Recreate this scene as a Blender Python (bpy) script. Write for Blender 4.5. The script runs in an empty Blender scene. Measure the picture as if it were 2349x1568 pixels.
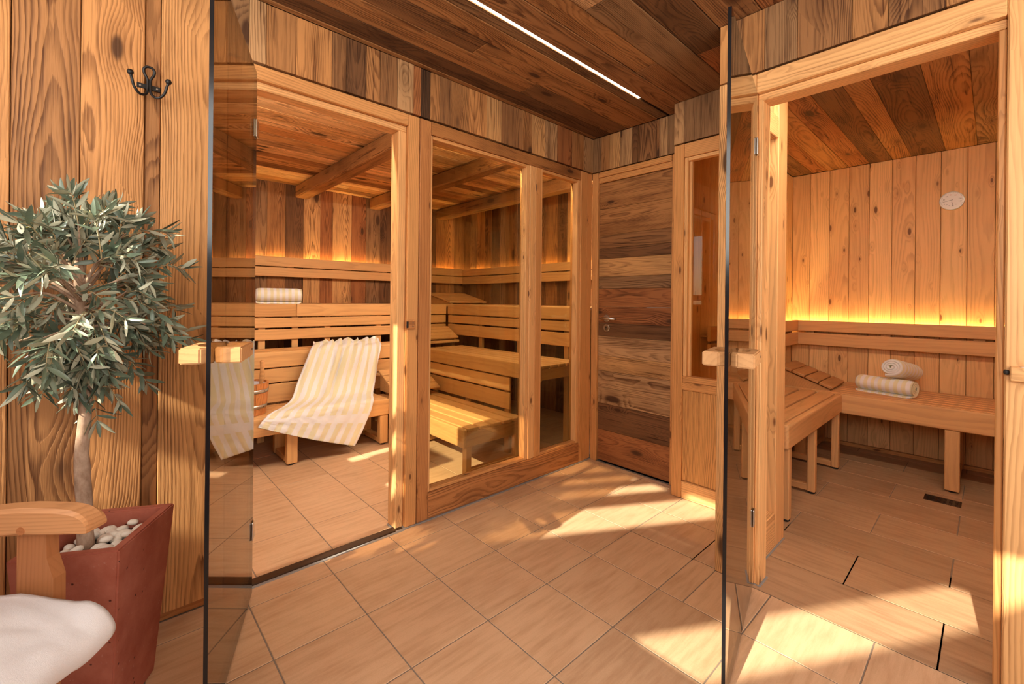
import bpy, bmesh, math, random
from mathutils import Vector, Matrix, noise
random.seed(7)
S = bpy.context.scene
COL = S.collection

# ------------------------------------------------------------------ camera
cam_data = bpy.data.cameras.new('camera')
cam = bpy.data.objects.new('camera', cam_data)
COL.objects.link(cam)
YAW, ROLL = 0.8264, 0.010
fw = Vector((math.cos(YAW), math.sin(YAW), 0))
rt = Vector((math.sin(YAW), -math.cos(YAW), 0))
up = Vector((0, 0, 1))
r2 = rt * math.cos(ROLL) + up * math.sin(ROLL)
u2 = up * math.cos(ROLL) - rt * math.sin(ROLL)
CAM = Vector((-2.648, -2.0052, 1.1616))
m = Matrix((r2, u2, -fw)).transposed().to_4x4()
m.translation = CAM
cam.matrix_world = m
cam_data.sensor_fit = 'HORIZONTAL'
cam_data.sensor_width = 36.0
cam_data.lens = 1013.73 / 2349 * 36.0
cam_data.shift_y = -(784 - 689.07) / 2349
cam_data.clip_start = 0.02
S.camera = cam

# ------------------------------------------------------------------ sky, sun, daylight and fill, exposure
world = bpy.data.worlds.new('world')
S.world = world
world.use_nodes = True
wn = world.node_tree.nodes
wl = world.node_tree.links
bg = wn['Background']
sky = wn.new('ShaderNodeTexSky')
sky.sky_type = 'NISHITA'
sky.sun_disc = False
sky.sun_elevation = math.radians(34.5)
sky.sun_rotation = math.radians(-90)
sky.air_density = 1.0
sky.dust_density = 1.5
wl.new(sky.outputs[0], bg.inputs['Color'])
bg.inputs['Strength'].default_value = 0.24

SUN_DIR = Vector((1.0, 0.10, -0.69)).normalized()
sun_d = bpy.data.lights.new('sun', 'SUN')
sun_d.energy = 13.5
sun_d.angle = math.radians(0.55)
sun_d.color = (1.0, 0.90, 0.72)
sun = bpy.data.objects.new('sun', sun_d)
sun.rotation_euler = SUN_DIR.to_track_quat('-Z', 'Y').to_euler()
sun.location = (-8, -1, 6)
COL.objects.link(sun)

def area(name, loc, direction, sx, sy, power, color):
    d = bpy.data.lights.new(name, 'AREA')
    d.shape = 'RECTANGLE'
    d.size = sx
    d.size_y = sy
    d.energy = power
    d.color = color
    o = bpy.data.objects.new(name, d)
    o.location = loc
    o.rotation_euler = Vector(direction).to_track_quat('-Z', 'Y').to_euler()
    COL.objects.link(o)
    return o

area('rear_fill_lamp', (-1.7, -3.405, 1.45), (0, 1, 0), 2.6, 1.7, 55, (1.0, 0.92, 0.80))  # fill lamp added behind the camera to brighten the hall
area('daylight_side_window', (-3.405, -1.8, 1.90), (1, 0, 0), 2.7, 0.88, 46, (1.0, 0.95, 0.87))

S.view_settings.view_transform = 'Standard'
S.view_settings.look = 'None'
S.view_settings.exposure = 0.0
S.view_settings.gamma = 1.0
S.view_settings.use_curve_mapping = False

# ------------------------------------------------------------------ material helpers
class NT:
    def __init__(self, name):
        self.m = bpy.data.materials.new(name)
        self.m.use_nodes = True
        self.t = self.m.node_tree
        self.n = self.t.nodes
        self.b = self.n['Principled BSDF']
        self.out = self.n['Material Output']
    def new(self, typ, **kw):
        nd = self.n.new(typ)
        for k, v in kw.items():
            setattr(nd, k, v)
        return nd
    def link(self, a, b):
        self.t.links.new(a, b)
    def put(self, sock, v):
        if isinstance(v, bpy.types.NodeSocket):
            self.link(v, sock)
        else:
            sock.default_value = v
    def math(self, op, a, b=0.0, c=0.0, clamp=False):
        nd = self.new('ShaderNodeMath', operation=op)
        nd.use_clamp = clamp
        self.put(nd.inputs[0], a)
        self.put(nd.inputs[1], b)
        self.put(nd.inputs[2], c)
        return nd.outputs[0]
    def comb(self, x, y, z):
        nd = self.new('ShaderNodeCombineXYZ')
        for i, v in enumerate((x, y, z)):
            self.put(nd.inputs[i], v)
        return nd.outputs[0]
    def noise(self, vec, scale=1.0, detail=2.0, rough=0.5):
        nd = self.new('ShaderNodeTexNoise')
        self.link(vec, nd.inputs['Vector'])
        nd.inputs['Scale'].default_value = scale
        nd.inputs['Detail'].default_value = detail
        nd.inputs['Roughness'].default_value = rough
        return nd.outputs['Fac']
    def mapr(self, v, a, b, c, d, smooth=False):
        nd = self.new('ShaderNodeMapRange')
        if smooth:
            nd.interpolation_type = 'SMOOTHSTEP'
        self.put(nd.inputs[0], v)
        for i, q in enumerate((a, b, c, d)):
            nd.inputs[i + 1].default_value = q
        return nd.outputs[0]
    def mix(self, f, a, b, mode='MIX'):
        nd = self.new('ShaderNodeMix', data_type='RGBA', blend_type=mode)
        self.put(nd.inputs[0], f)
        for sock, v in ((nd.inputs[6], a), (nd.inputs[7], b)):
            if isinstance(v, bpy.types.NodeSocket):
                self.link(v, sock)
            else:
                sock.default_value = (v[0], v[1], v[2], 1)
        return nd.outputs[2]
    def bump(self, h, strength, dist):
        nd = self.new('ShaderNodeBump')
        nd.inputs['Strength'].default_value = strength
        nd.inputs['Distance'].default_value = dist
        self.link(h, nd.inputs['Height'])
        self.link(nd.outputs[0], self.b.inputs['Normal'])

def wood(name, freq=150, ring=0.75, fiber=0.5, streak=0.6, knot=0.35, kscale=(1.6, 7.0), kr=0.16,
         rough=0.6, bump=0.5, soft=False, spec=0.3, wob=1.0, blotch=0.0, crack=0.0):
    """grain runs along local X; colour of the board comes from the object's colour"""
    k = NT(name)
    tc = k.new('ShaderNodeTexCoord')
    oi = k.new('ShaderNodeObjectInfo')
    sp = k.new('ShaderNodeSeparateXYZ')
    k.link(tc.outputs['Object'], sp.inputs[0])
    wnz = k.new('ShaderNodeTexWhiteNoise', noise_dimensions='1D')
    k.link(k.math('MULTIPLY', oi.outputs['Random'], 91.7), wnz.inputs['W'])
    rs = k.new('ShaderNodeSeparateColor')
    k.link(wnz.outputs['Color'], rs.inputs[0])
    r1, r2_, r3 = rs.outputs
    x = k.math('MULTIPLY_ADD', oi.outputs['Random'], 57.0, sp.outputs[0])
    y, z = sp.outputs[1], sp.outputs[2]
    # knots
    kv = k.comb(k.math('MULTIPLY', x, kscale[0]), k.math('MULTIPLY_ADD', y, kscale[1], k.math('MULTIPLY', r2_, 13.0)), k.math('MULTIPLY_ADD', z, kscale[1], k.math('MULTIPLY', r1, 7.0)))
    vo = k.new('ShaderNodeTexVoronoi', voronoi_dimensions='3D')
    k.link(kv, vo.inputs['Vector'])
    vo.inputs['Scale'].default_value = 1.0
    vc = k.new('ShaderNodeSeparateColor')
    k.link(vo.outputs['Color'], vc.inputs[0])
    on = k.math('LESS_THAN', vc.outputs[0], knot)
    krad = k.math('MULTIPLY_ADD', vc.outputs[1], kr * 0.7, kr * 0.4)
    kd = k.math('DIVIDE', vo.outputs['Distance'], krad)
    kcore = k.math('MULTIPLY', on, k.mapr(kd, 0.55, 1.0, 1.0, 0.0, True))
    khalo = k.math('MULTIPLY', on, k.mapr(kd, 0.6, 2.8, 1.0, 0.0, True))
    # growth rings of a log cut by the board plane
    n1 = k.noise(k.comb(k.math('MULTIPLY', x, 1.1), k.math('MULTIPLY', y, 5.0), z), 1.0, 2.0)
    n2 = k.noise(k.comb(k.math('MULTIPLY', x, 0.55), r1, 0.0), 1.0, 1.0)
    n3 = k.noise(k.comb(k.math('MULTIPLY', x, 0.8), r2_, 4.0), 1.0, 1.0)
    yy = k.math('ADD', k.math('MULTIPLY_ADD', r1, 0.16, y), k.math('MULTIPLY_ADD', n2, 0.10 * wob, -0.08 - 0.05 * wob))
    zz = k.math('ADD', k.math('MULTIPLY_ADD', r3, 0.07, 0.01), k.math('MULTIPLY_ADD', n3, 0.12 * wob, z))
    r = k.math('SQRT', k.math('ADD', k.math('MULTIPLY', yy, yy), k.math('MULTIPLY', zz, zz)))
    r = k.math('MULTIPLY_ADD', khalo, 0.016, r)
    n4 = k.noise(k.comb(k.math('MULTIPLY', x, 5.0), k.math('MULTIPLY', y, 55.0), k.math('MULTIPLY', z, 55.0)), 1.0, 3.0, 0.6)
    w = k.math('ADD', k.math('MULTIPLY', r, freq), k.math('MULTIPLY_ADD', n1, 2.4, k.math('MULTIPLY', n4, 0.9)))
    fr = k.math('FRACT', w)
    rg = k.math('MULTIPLY', k.mapr(fr, 0.25, 0.88, 0.0, 1.0, True), k.mapr(fr, 0.9, 1.0, 1.0, 0.0))
    rmod = k.noise(k.comb(k.math('MULTIPLY', x, 0.9), k.math('MULTIPLY', y, 18.0), r3), 1.0, 2.0)
    rg = k.math('MULTIPLY', rg, k.mapr(rmod, 0.25, 0.65, 0.35, 1.15))
    fb = k.noise(k.comb(k.math('MULTIPLY', x, 9.0), k.math('MULTIPLY', y, 330.0), k.math('MULTIPLY', z, 330.0)), 1.0, 3.0, 0.65)
    st = k.noise(k.comb(k.math('MULTIPLY', x, 1.5), k.math('MULTIPLY', y, 26.0), k.math('MULTIPLY', z, 5.0)), 1.0, 4.0, 0.65)
    t = k.math('ADD', k.math('MULTIPLY', rg, ring),
               k.math('ADD', k.math('MULTIPLY', k.math('SUBTRACT', fb, 0.5), fiber),
                      k.math('MULTIPLY', k.math('SUBTRACT', k.mapr(st, 0.28, 0.72, 0.0, 1.0), 0.5), streak)))
    bl = k.noise(k.comb(k.math('MULTIPLY', x, 2.6), k.math('MULTIPLY', y, 9.0), r2_), 1.0, 3.0, 0.6)
    t = k.math('ADD', t, k.math('MULTIPLY', k.math('SUBTRACT', k.mapr(bl, 0.3, 0.7, 0.0, 1.0), 0.5), blotch))
    ck = k.noise(k.comb(k.math('MULTIPLY', x, 3.2), k.math('MULTIPLY', y, 150.0), k.math('MULTIPLY', z, 40.0)), 1.0, 2.0, 0.5)
    t = k.math('ADD', t, k.math('MULTIPLY', k.mapr(ck, 0.60, 0.70, 0.0, 1.0, True), crack), clamp=True)
    base = oi.outputs['Color']
    lightc = k.mix(1.0, base, (1.24, 1.20, 1.12), 'MULTIPLY')
    darkc = k.mix(1.0, base, (0.30, 0.21, 0.15), 'MULTIPLY') if not soft else k.mix(1.0, base, (0.66, 0.54, 0.44), 'MULTIPLY')
    c = k.mix(t, lightc, darkc)
    c = k.mix(k.math('MULTIPLY', khalo, 0.35), c, darkc)
    c = k.mix(k.math('MULTIPLY', kcore, 0.88), c, (0.055, 0.02, 0.008) if not soft else (0.13, 0.045, 0.015))
    k.link(c, k.b.inputs['Base Color'])
    k.b.inputs['Roughness'].default_value = rough
    k.b.inputs['Specular IOR Level'].default_value = spec
    h = k.math('ADD', k.math('MULTIPLY', t, -1.0), k.math('MULTIPLY', fb, 0.5))
    k.bump(h, bump, 0.0012)
    return k.m

M = {}
M['old'] = wood('reclaimed_timber', freq=190, ring=0.62, fiber=0.8, streak=0.85, knot=0.50, kscale=(3.0, 8.0), kr=0.24, rough=0.7, bump=0.9, blotch=0.55, crack=0.55)
M['wide'] = wood('brushed_larch', freq=150, ring=0.66, fiber=0.85, streak=0.60, knot=0.46, kscale=(2.6, 7.0), kr=0.24, rough=0.62, bump=1.0, wob=1.3, blotch=0.25, crack=0.30)
M['pine'] = wood('knotty_pine', freq=95, ring=0.40, fiber=0.25, streak=0.35, knot=0.85, kscale=(5.2, 14.0), kr=0.17, rough=0.5, bump=0.15, soft=True)
M['frame'] = wood('larch_frame', freq=110, ring=0.55, fiber=0.35, streak=0.35, knot=0.40, kscale=(6.0, 18.0), kr=0.22, rough=0.48, bump=0.2, soft=True, crack=0.25)
M['bench'] = wood('bench_wood', freq=60, ring=0.26, fiber=0.35, streak=0.42, knot=0.0, rough=0.5, bump=0.12, soft=True)
M['teak'] = wood('chair_wood', freq=120, ring=0.35, fiber=0.4, streak=0.4, knot=0.0, rough=0.45, bump=0.1, soft=True)

def simple(name, col, rough=0.5, metal=0.0, spec=0.5):
    k = NT(name)
    k.b.inputs['Base Color'].default_value = (*col, 1)
    k.b.inputs['Roughness'].default_value = rough
    k.b.inputs['Metallic'].default_value = metal
    k.b.inputs['Specular IOR Level'].default_value = spec
    return k.m

def tile_mat(name, a, b, along=0):
    k = NT(name)
    tc = k.new('ShaderNodeTexCoord')
    oi = k.new('ShaderNodeObjectInfo')
    sp = k.new('ShaderNodeSeparateXYZ')
    k.link(tc.outputs['Object'], sp.inputs[0])
    o = k.math('MULTIPLY', oi.outputs['Random'], 43.0)
    u = sp.outputs[along]
    v = sp.outputs[1 - along]
    vec = k.comb(k.math('MULTIPLY_ADD', u, 4.0, o), k.math('MULTIPLY_ADD', v, 34.0, o), 0.0)
    st = k.noise(vec, 1.0, 5.0, 0.65)
    cl = k.noise(k.comb(k.math('MULTIPLY_ADD', u, 6.0, o), k.math('MULTIPLY', v, 7.0), o), 1.0, 3.0)
    fine = k.noise(k.comb(k.math('MULTIPLY', u, 260.0), k.math('MULTIPLY', v, 420.0), o), 1.0, 2.0)
    t = k.math('ADD', k.mapr(st, 0.42, 0.72, 0.0, 0.75), k.math('MULTIPLY', k.math('SUBTRACT', cl, 0.5), 0.9), clamp=True)
    c = k.mix(t, a, b)
    c = k.mix(k.math('MULTIPLY', k.mapr(fine, 0.45, 0.7, 0.0, 1.0), 0.22), c, b)
    vv = k.math('MULTIPLY_ADD', oi.outputs['Random'], 0.14, 0.93)
    hs = k.new('ShaderNodeHueSaturation')
    k.link(vv, hs.inputs['Value'])
    k.link(c, hs.inputs['Color'])
    k.link(hs.outputs[0], k.b.inputs['Base Color'])
    k.b.inputs['Roughness'].default_value = 0.46
    k.b.inputs['Specular IOR Level'].default_value = 0.35
    k.bump(k.math('ADD', fine, k.math('MULTIPLY', st, 0.6)), 0.25, 0.0008)
    return k.m

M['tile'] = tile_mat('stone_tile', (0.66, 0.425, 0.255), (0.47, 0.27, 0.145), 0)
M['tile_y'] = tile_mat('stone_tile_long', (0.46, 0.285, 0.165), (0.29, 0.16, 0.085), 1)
M['grout'] = simple('grout', (0.24, 0.185, 0.14), 0.9)
M['sealant'] = simple('grey_sealant', (0.28, 0.26, 0.25), 0.6)
M['black_gap'] = simple('shadow_gap', (0.012, 0.009, 0.007), 0.9)
M['iron'] = simple('wrought_iron', (0.016, 0.015, 0.016), 0.42, 0.3)
M['steel'] = simple('brushed_steel', (0.62, 0.60, 0.58), 0.28, 1.0)
M['hoop'] = simple('zinc_hoop', (0.55, 0.54, 0.52), 0.38, 1.0)
M['rubber'] = simple('black_rubber', (0.012, 0.012, 0.012), 0.6)
M['drain'] = simple('bronze_drain', (0.07, 0.04, 0.025), 0.35, 0.7)
M['dial'] = simple('dial_face', (0.80, 0.74, 0.72), 0.35)
M['print_black'] = simple('print_black', (0.02, 0.02, 0.02), 0.5)
M['print_red'] = simple('print_red', (0.55, 0.05, 0.04), 0.5)
M['liner'] = simple('bucket_liner', (0.62, 0.60, 0.66), 0.4)
M['plaster'] = simple('pale_plaster', (0.80, 0.78, 0.74), 0.9)
M['backing'] = simple('dark_backing', (0.10, 0.055, 0.025), 0.9)
M['glass_edge'] = simple('dark_glass_edge', (0.006, 0.007, 0.009), 0.15)
M['paving'] = simple('paving', (0.35, 0.33, 0.30), 0.9)

def glass_mat(name, tint):
    """thin architectural pane: tinted clear transmission + Fresnel mirror"""
    k = NT(name)
    k.n.remove(k.b)
    tr = k.new('ShaderNodeBsdfTransparent')
    tr.inputs['Color'].default_value = (*tint, 1)
    gl = k.new('ShaderNodeBsdfGlossy')
    gl.inputs['Roughness'].default_value = 0.0
    gl.inputs['Color'].default_value = (0.98, 0.97, 0.95, 1)
    lw = k.new('ShaderNodeLayerWeight')
    lw.inputs['Blend'].default_value = 0.5
    refl = k.math('MULTIPLY_ADD', k.math('POWER', lw.outputs['Facing'], 5.0), 0.957, 0.043)
    mx = k.new('ShaderNodeMixShader')
    k.link(refl, mx.inputs[0])
    k.link(tr.outputs[0], mx.inputs[1])
    k.link(gl.outputs[0], mx.inputs[2])
    k.link(mx.outputs[0], k.out.inputs['Surface'])
    return k.m

M['bronze_glass'] = glass_mat('bronze_tinted_glass', (0.80, 0.70, 0.52))
M['door_glass'] = glass_mat('dark_bronze_door_glass', (0.54, 0.45, 0.34))
M['win_glass'] = glass_mat('lightly_tinted_glass', (0.74, 0.71, 0.58))
M['clear_glass'] = glass_mat('clear_glass', (0.95, 0.96, 0.95))

def emis(name, col, st):
    k = NT(name)
    k.b.inputs['Base Color'].default_value = (*col, 1)
    k.b.inputs['Emission Color'].default_value = (*col, 1)
    k.b.inputs['Emission Strength'].default_value = st
    return k.m

M['led_warm'] = emis('led_amber', (1.0, 0.74, 0.26), 70)
M['led_warm2'] = emis('led_amber_bright', (1.0, 0.76, 0.28), 85)
M['led_white'] = emis('led_warm_white', (1.0, 0.84, 0.60), 30)
M['led_sauna'] = emis('led_sauna_white', (1.0, 0.86, 0.66), 230)
M['led_sauna1'] = emis('led_large_sauna_white', (1.0, 0.87, 0.68), 330)

def terracotta():
    k = NT('red_concrete')
    tc = k.new('ShaderNodeTexCoord')
    v = tc.outputs['Object']
    a = k.noise(v, 9.0, 5.0, 0.6)
    b = k.noise(v, 120.0, 2.0)
    c = k.mix(k.mapr(a, 0.35, 0.7, 0, 1), (0.33, 0.075, 0.04), (0.46, 0.145, 0.09))
    c = k.mix(k.mapr(b, 0.66, 0.8, 0, 0.35), c, (0.60, 0.36, 0.30))
    vo = k.new('ShaderNodeTexVoronoi')
    k.link(v, vo.inputs['Vector'])
    vo.inputs['Scale'].default_value = 55
    vc = k.new('ShaderNodeSeparateColor')
    k.link(vo.outputs['Color'], vc.inputs[0])
    pit = k.math('MULTIPLY', k.math('LESS_THAN', vc.outputs[0], 0.16), k.mapr(vo.outputs['Distance'], 0.10, 0.22, 1.0, 0.0))
    c = k.mix(pit, c, (0.09, 0.02, 0.012))
    k.link(c, k.b.inputs['Base Color'])
    k.b.inputs['Roughness'].default_value = 0.75
    h = k.math('SUBTRACT', k.math('ADD', a, k.math('MULTIPLY', b, 0.3)), k.math('MULTIPLY', pit, 2.0))
    k.bump(h, 0.5, 0.002)
    return k.m
M['pot'] = terracotta()

def noise_mat(name, a, b, scale, rough=0.6, bump=0.0, stretch=(1, 1, 1), spec=0.4, rnd=False):
    k = NT(name)
    tc = k.new('ShaderNodeTexCoord')
    mp = k.new('ShaderNodeMapping')
    mp.inputs['Scale'].default_value = stretch
    k.link(tc.outputs['Object'], mp.inputs[0])
    n = k.noise(mp.outputs[0], scale, 4.0, 0.6)
    c = k.mix(k.mapr(n, 0.3, 0.7, 0, 1), a, b)
    if rnd:
        oi = k.new('ShaderNodeObjectInfo')
        hs = k.new('ShaderNodeHueSaturation')
        k.link(k.math('MULTIPLY_ADD', oi.outputs['Random'], 0.5, 0.75), hs.inputs['Value'])
        k.link(c, hs.inputs['Color'])
        c = hs.outputs[0]
    k.link(c, k.b.inputs['Base Color'])
    k.b.inputs['Roughness'].default_value = rough
    k.b.inputs['Specular IOR Level'].default_value = spec
    if bump:
        k.bump(n, bump, 0.002)
    return k.m
M['pebble'] = noise_mat('white_pebble', (0.93, 0.90, 0.84), (0.74, 0.64, 0.50), 22, 0.45)
M['bark'] = noise_mat('olive_bark', (0.50, 0.35, 0.25), (0.27, 0.16, 0.10), 60, 0.85, 0.6, (1, 1, 0.5))
M['twig'] = noise_mat('olive_twig', (0.48, 0.38, 0.20), (0.33, 0.25, 0.14), 40, 0.7)
M['leaf_top'] = noise_mat('leaf_top', (0.11, 0.155, 0.11), (0.165, 0.21, 0.14), 30, 0.34, 0.0, (1, 1, 1), 0.55, True)
M['leaf_under'] = noise_mat('leaf_under', (0.44, 0.44, 0.31), (0.52, 0.51, 0.38), 30, 0.6, 0.0, (1, 1, 1), 0.3, True)
M['leaf_new'] = simple('fresh_leaf', (0.42, 0.55, 0.04), 0.4)
M['soil'] = simple('soil', (0.05, 0.03, 0.02), 0.95)
M['stone'] = noise_mat('rough_stone', (0.36, 0.30, 0.25), (0.22, 0.18, 0.15), 14, 0.9, 0.8)

def towel_mat(name, stripe=True, nst=9.0, cw=(0.92, 0.91, 0.93), cy=(0.86, 0.79, 0.53)):
    k = NT(name)
    uv = k.new('ShaderNodeUVMap', uv_map='UVMap')
    sp = k.new('ShaderNodeSeparateXYZ')
    k.link(uv.outputs[0], sp.inputs[0])
    tc = k.new('ShaderNodeTexCoord')
    fz = k.noise(tc.outputs['Object'], 620.0, 3.0, 0.7)
    lg = k.noise(tc.outputs['Object'], 90.0, 3.0, 0.6)
    c = cw
    if stripe:
        wv = k.math('PINGPONG', k.math('ADD', k.math('MULTIPLY', sp.outputs[0], nst), k.math('MULTIPLY', k.math('SUBTRACT', lg, 0.5), 0.14)), 0.5)
        s = k.mapr(wv, 0.21, 0.29, 0.0, 1.0, True)
        band = k.math('MULTIPLY', k.math('GREATER_THAN', sp.outputs[1], 0.835), k.math('LESS_THAN', sp.outputs[1], 0.885))
        s = k.math('MULTIPLY', s, k.math('SUBTRACT', 1.0, band))
        c = k.mix(s, cw, cy)
    cc = k.mix(k.mapr(fz, 0.3, 0.7, 0.0, 0.28), c, (cw[0] * 0.72, cw[1] * 0.70, cw[2] * 0.66))
    k.link(cc, k.b.inputs['Base Color'])
    k.b.inputs['Roughness'].default_value = 0.95
    k.b.inputs['Specular IOR Level'].default_value = 0.1
    k.b.inputs['Sheen Weight'].default_value = 0.25
    k.bump(k.math('ADD', fz, k.math('MULTIPLY', lg, 0.8)), 0.6, 0.002)
    return k.m
M['towel'] = towel_mat('striped_terry')
M['roll'] = towel_mat('striped_terry_roll', True, 7.5)
M['white_towel'] = towel_mat('white_terry', False, 0, (0.76, 0.74, 0.76))

# palette of board tones (linear)
PAL = {
 'pale': (0.60, 0.355, 0.165), 'light': (0.50, 0.27, 0.105), 'orange': (0.47, 0.215, 0.070),
 'mid': (0.34, 0.155, 0.052), 'red': (0.31, 0.115, 0.036), 'brown': (0.235, 0.108, 0.040),
 'dark': (0.145, 0.064, 0.024), 'vdark': (0.070, 0.033, 0.015), 'grey': (0.41, 0.235, 0.110),
 'greyd': (0.245, 0.130, 0.058),
 'pine': (0.63, 0.36, 0.155), 'pinel': (0.70, 0.42, 0.19), 'pined': (0.50, 0.235, 0.078),
 'frame': (0.56, 0.270, 0.092), 'framel': (0.66, 0.365, 0.150), 'framed': (0.42, 0.175, 0.055),
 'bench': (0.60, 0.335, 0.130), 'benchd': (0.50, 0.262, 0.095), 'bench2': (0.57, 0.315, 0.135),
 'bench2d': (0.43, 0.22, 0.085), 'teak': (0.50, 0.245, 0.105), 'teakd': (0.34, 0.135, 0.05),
 'larch': (0.52, 0.245, 0.085), 'larchd': (0.36, 0.165, 0.058), 'larchl': (0.57, 0.285, 0.105),
}
# desaturate the tones a little; light bouncing between boards boosts saturation
for _k, _c in list(PAL.items()):
    _l = 0.25 * _c[0] + 0.65 * _c[1] + 0.10 * _c[2]
    PAL[_k] = tuple(v * 0.95 + _l * 0.05 for v in _c)
def jit(c, a=0.06):
    f = 1 + random.uniform(-a, a)
    return tuple(v * f for v in c)

# ------------------------------------------------------------------ object helpers
W = {}
def link(o, parent=None, mat=None):
    if mat is not None:
        o.matrix_basis = mat
    W[o.name] = o.matrix_basis.copy()
    COL.objects.link(o)
    if parent is not None:
        o.parent = parent
        o.matrix_parent_inverse = W[parent.name].inverted()
    return o

def tag(o, label=None, cat=None, group=None, kind=None):
    if label: o['label'] = label
    if cat: o['category'] = cat
    if group: o['group'] = group
    if kind: o['kind'] = kind
    return o

def empty(name, loc, label=None, cat=None, group=None, kind=None):
    o = bpy.data.objects.new(name, None)
    o.empty_display_size = 0.05
    link(o, None, Matrix.Translation(loc))
    return tag(o, label, cat, group, kind)

MESH = {}
def box_mesh(dims, bevel, mat, seg=1, tag2=None):
    key = (tuple(round(d, 4) for d in dims), round(bevel, 5), seg, mat.name, tag2)
    if key in MESH:
        return MESH[key]
    bm = bmesh.new()
    bmesh.ops.create_cube(bm, size=1.0)
    for v in bm.verts:
        v.co = Vector((v.co.x * dims[0], v.co.y * dims[1], v.co.z * dims[2]))
    b = min(bevel, min(dims) * 0.45)
    if b > 0:
        bmesh.ops.bevel(bm, geom=bm.edges[:], offset=b, segments=seg, affect='EDGES', profile=0.5)
    me = bpy.data.meshes.new('board')
    bm.to_mesh(me)
    bm.free()
    me.materials.append(mat)
    if seg > 1:
        for p in me.polygons:
            p.use_smooth = len(p.vertices) == 4 and p.area < 0.4 * max(q.area for q in me.polygons) and False
    MESH[key] = me
    return me

def board(name, lo, hi, long, mat, color, parent=None, bevel=0.002, seg=1, thin=None, matrix=None):
    """axis-aligned wooden piece; local X = long axis of the grain, local Z = thin axis"""
    lo = Vector(lo); hi = Vector(hi)
    d = hi - lo
    l = 'xyz'.index(long)
    rest = [i for i in range(3) if i != l]
    t = 'xyz'.index(thin) if thin else (rest[0] if abs(d[rest[0]]) <= abs(d[rest[1]]) else rest[1])
    w = [i for i in rest if i != t][0]
    ex, ez = Vector((0, 0, 0)), Vector((0, 0, 0))
    ex[l] = 1; ez[t] = 1
    ey = ez.cross(ex)
    me = box_mesh((d[l], d[w], d[t]), bevel, mat, seg)
    o = bpy.data.objects.new(name, me)
    R = Matrix((ex, ey, ez)).transposed().to_4x4()
    R.translation = (lo + hi) / 2
    if matrix is not None:
        R = matrix @ R
    o.color = (*color, 1)
    return link(o, parent, R)

def box(name, lo, hi, mat, parent=None, bevel=0.0, seg=1, matrix=None):
    lo = Vector(lo); hi = Vector(hi)
    me = box_mesh(tuple(hi - lo), bevel, mat, seg)
    o = bpy.data.objects.new(name, me)
    R = Matrix.Translation((lo + hi) / 2)
    if matrix is not None:
        R = matrix @ R
    return link(o, parent, R)

def mesh_obj(name, verts, faces, mat, parent=None, origin=(0, 0, 0), smooth=False, color=None, uvs=None, mats=None, fmat=None):
    """verts in world coordinates; object origin put at `origin`"""
    og = Vector(origin)
    me = bpy.data.meshes.new(name)
    me.from_pydata([tuple(Vector(v) - og) for v in verts], [], faces)
    me.materials.append(mat)
    for mm in (mats or []):
        me.materials.append(mm)
    if fmat:
        for p, i in zip(me.polygons, fmat):
            p.material_index = i
    if smooth:
        for p in me.polygons:
            p.use_smooth = True
    if uvs:
        ul = me.uv_layers.new(name='UVMap')
        for lp in me.loops:
            ul.data[lp.index].uv = uvs[lp.vertex_index]
    me.update()
    o = bpy.data.objects.new(name, me)
    if color: o.color = (*color, 1)
    return link(o, parent, Matrix.Translation(og))

def tube_data(pts, radii, n=8, cap=True):
    pts = [Vector(p) for p in pts]
    V, F = [], []
    ref = Vector((0.13, 0.31, 0.94))
    for i, p in enumerate(pts):
        a = pts[max(i - 1, 0)]; b = pts[min(i + 1, len(pts) - 1)]
        t = (b - a).normalized()
        s = t.cross(ref)
        if s.length < 1e-3: s = t.cross(Vector((1, 0, 0)))
        s.normalize()
        q = t.cross(s)
        rr = radii[i] if isinstance(radii, (list, tuple)) else radii
        for j in range(n):
            an = 2 * math.pi * j / n
            V.append(p + (s * math.cos(an) + q * math.sin(an)) * rr)
    for i in range(len(pts) - 1):
        for j in range(n):
            k2 = (j + 1) % n
            F.append((i * n + j, i * n + k2, (i + 1) * n + k2, (i + 1) * n + j))
    if cap:
        F.append(tuple(range(n))[::-1])
        F.append(tuple((len(pts) - 1) * n + j for j in range(n)))
    return V, F

def lathe_data(profile, n, c, axis=None):
    """profile list of (radius, height); around local z at c, optional axis matrix"""
    V, F = [], []
    A = axis or Matrix.Identity(3)
    for (r, h) in profile:
        for j in range(n):
            an = 2 * math.pi * j / n
            V.append(Vector(c) + A @ Vector((r * math.cos(an), r * math.sin(an), h)))
    for i in range(len(profile) - 1):
        for j in range(n):
            k2 = (j + 1) % n
            F.append((i * n + j, i * n + k2, (i + 1) * n + k2, (i + 1) * n + j))
    F.append(tuple(range(n))[::-1])
    F.append(tuple((len(profile) - 1) * n + j for j in range(n)))
    return V, F

H1, H2 = 2.10, 2.356
XL = -3.40      # outer window wall of the hall
YB = -3.40      # rear wall of the hall

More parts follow.
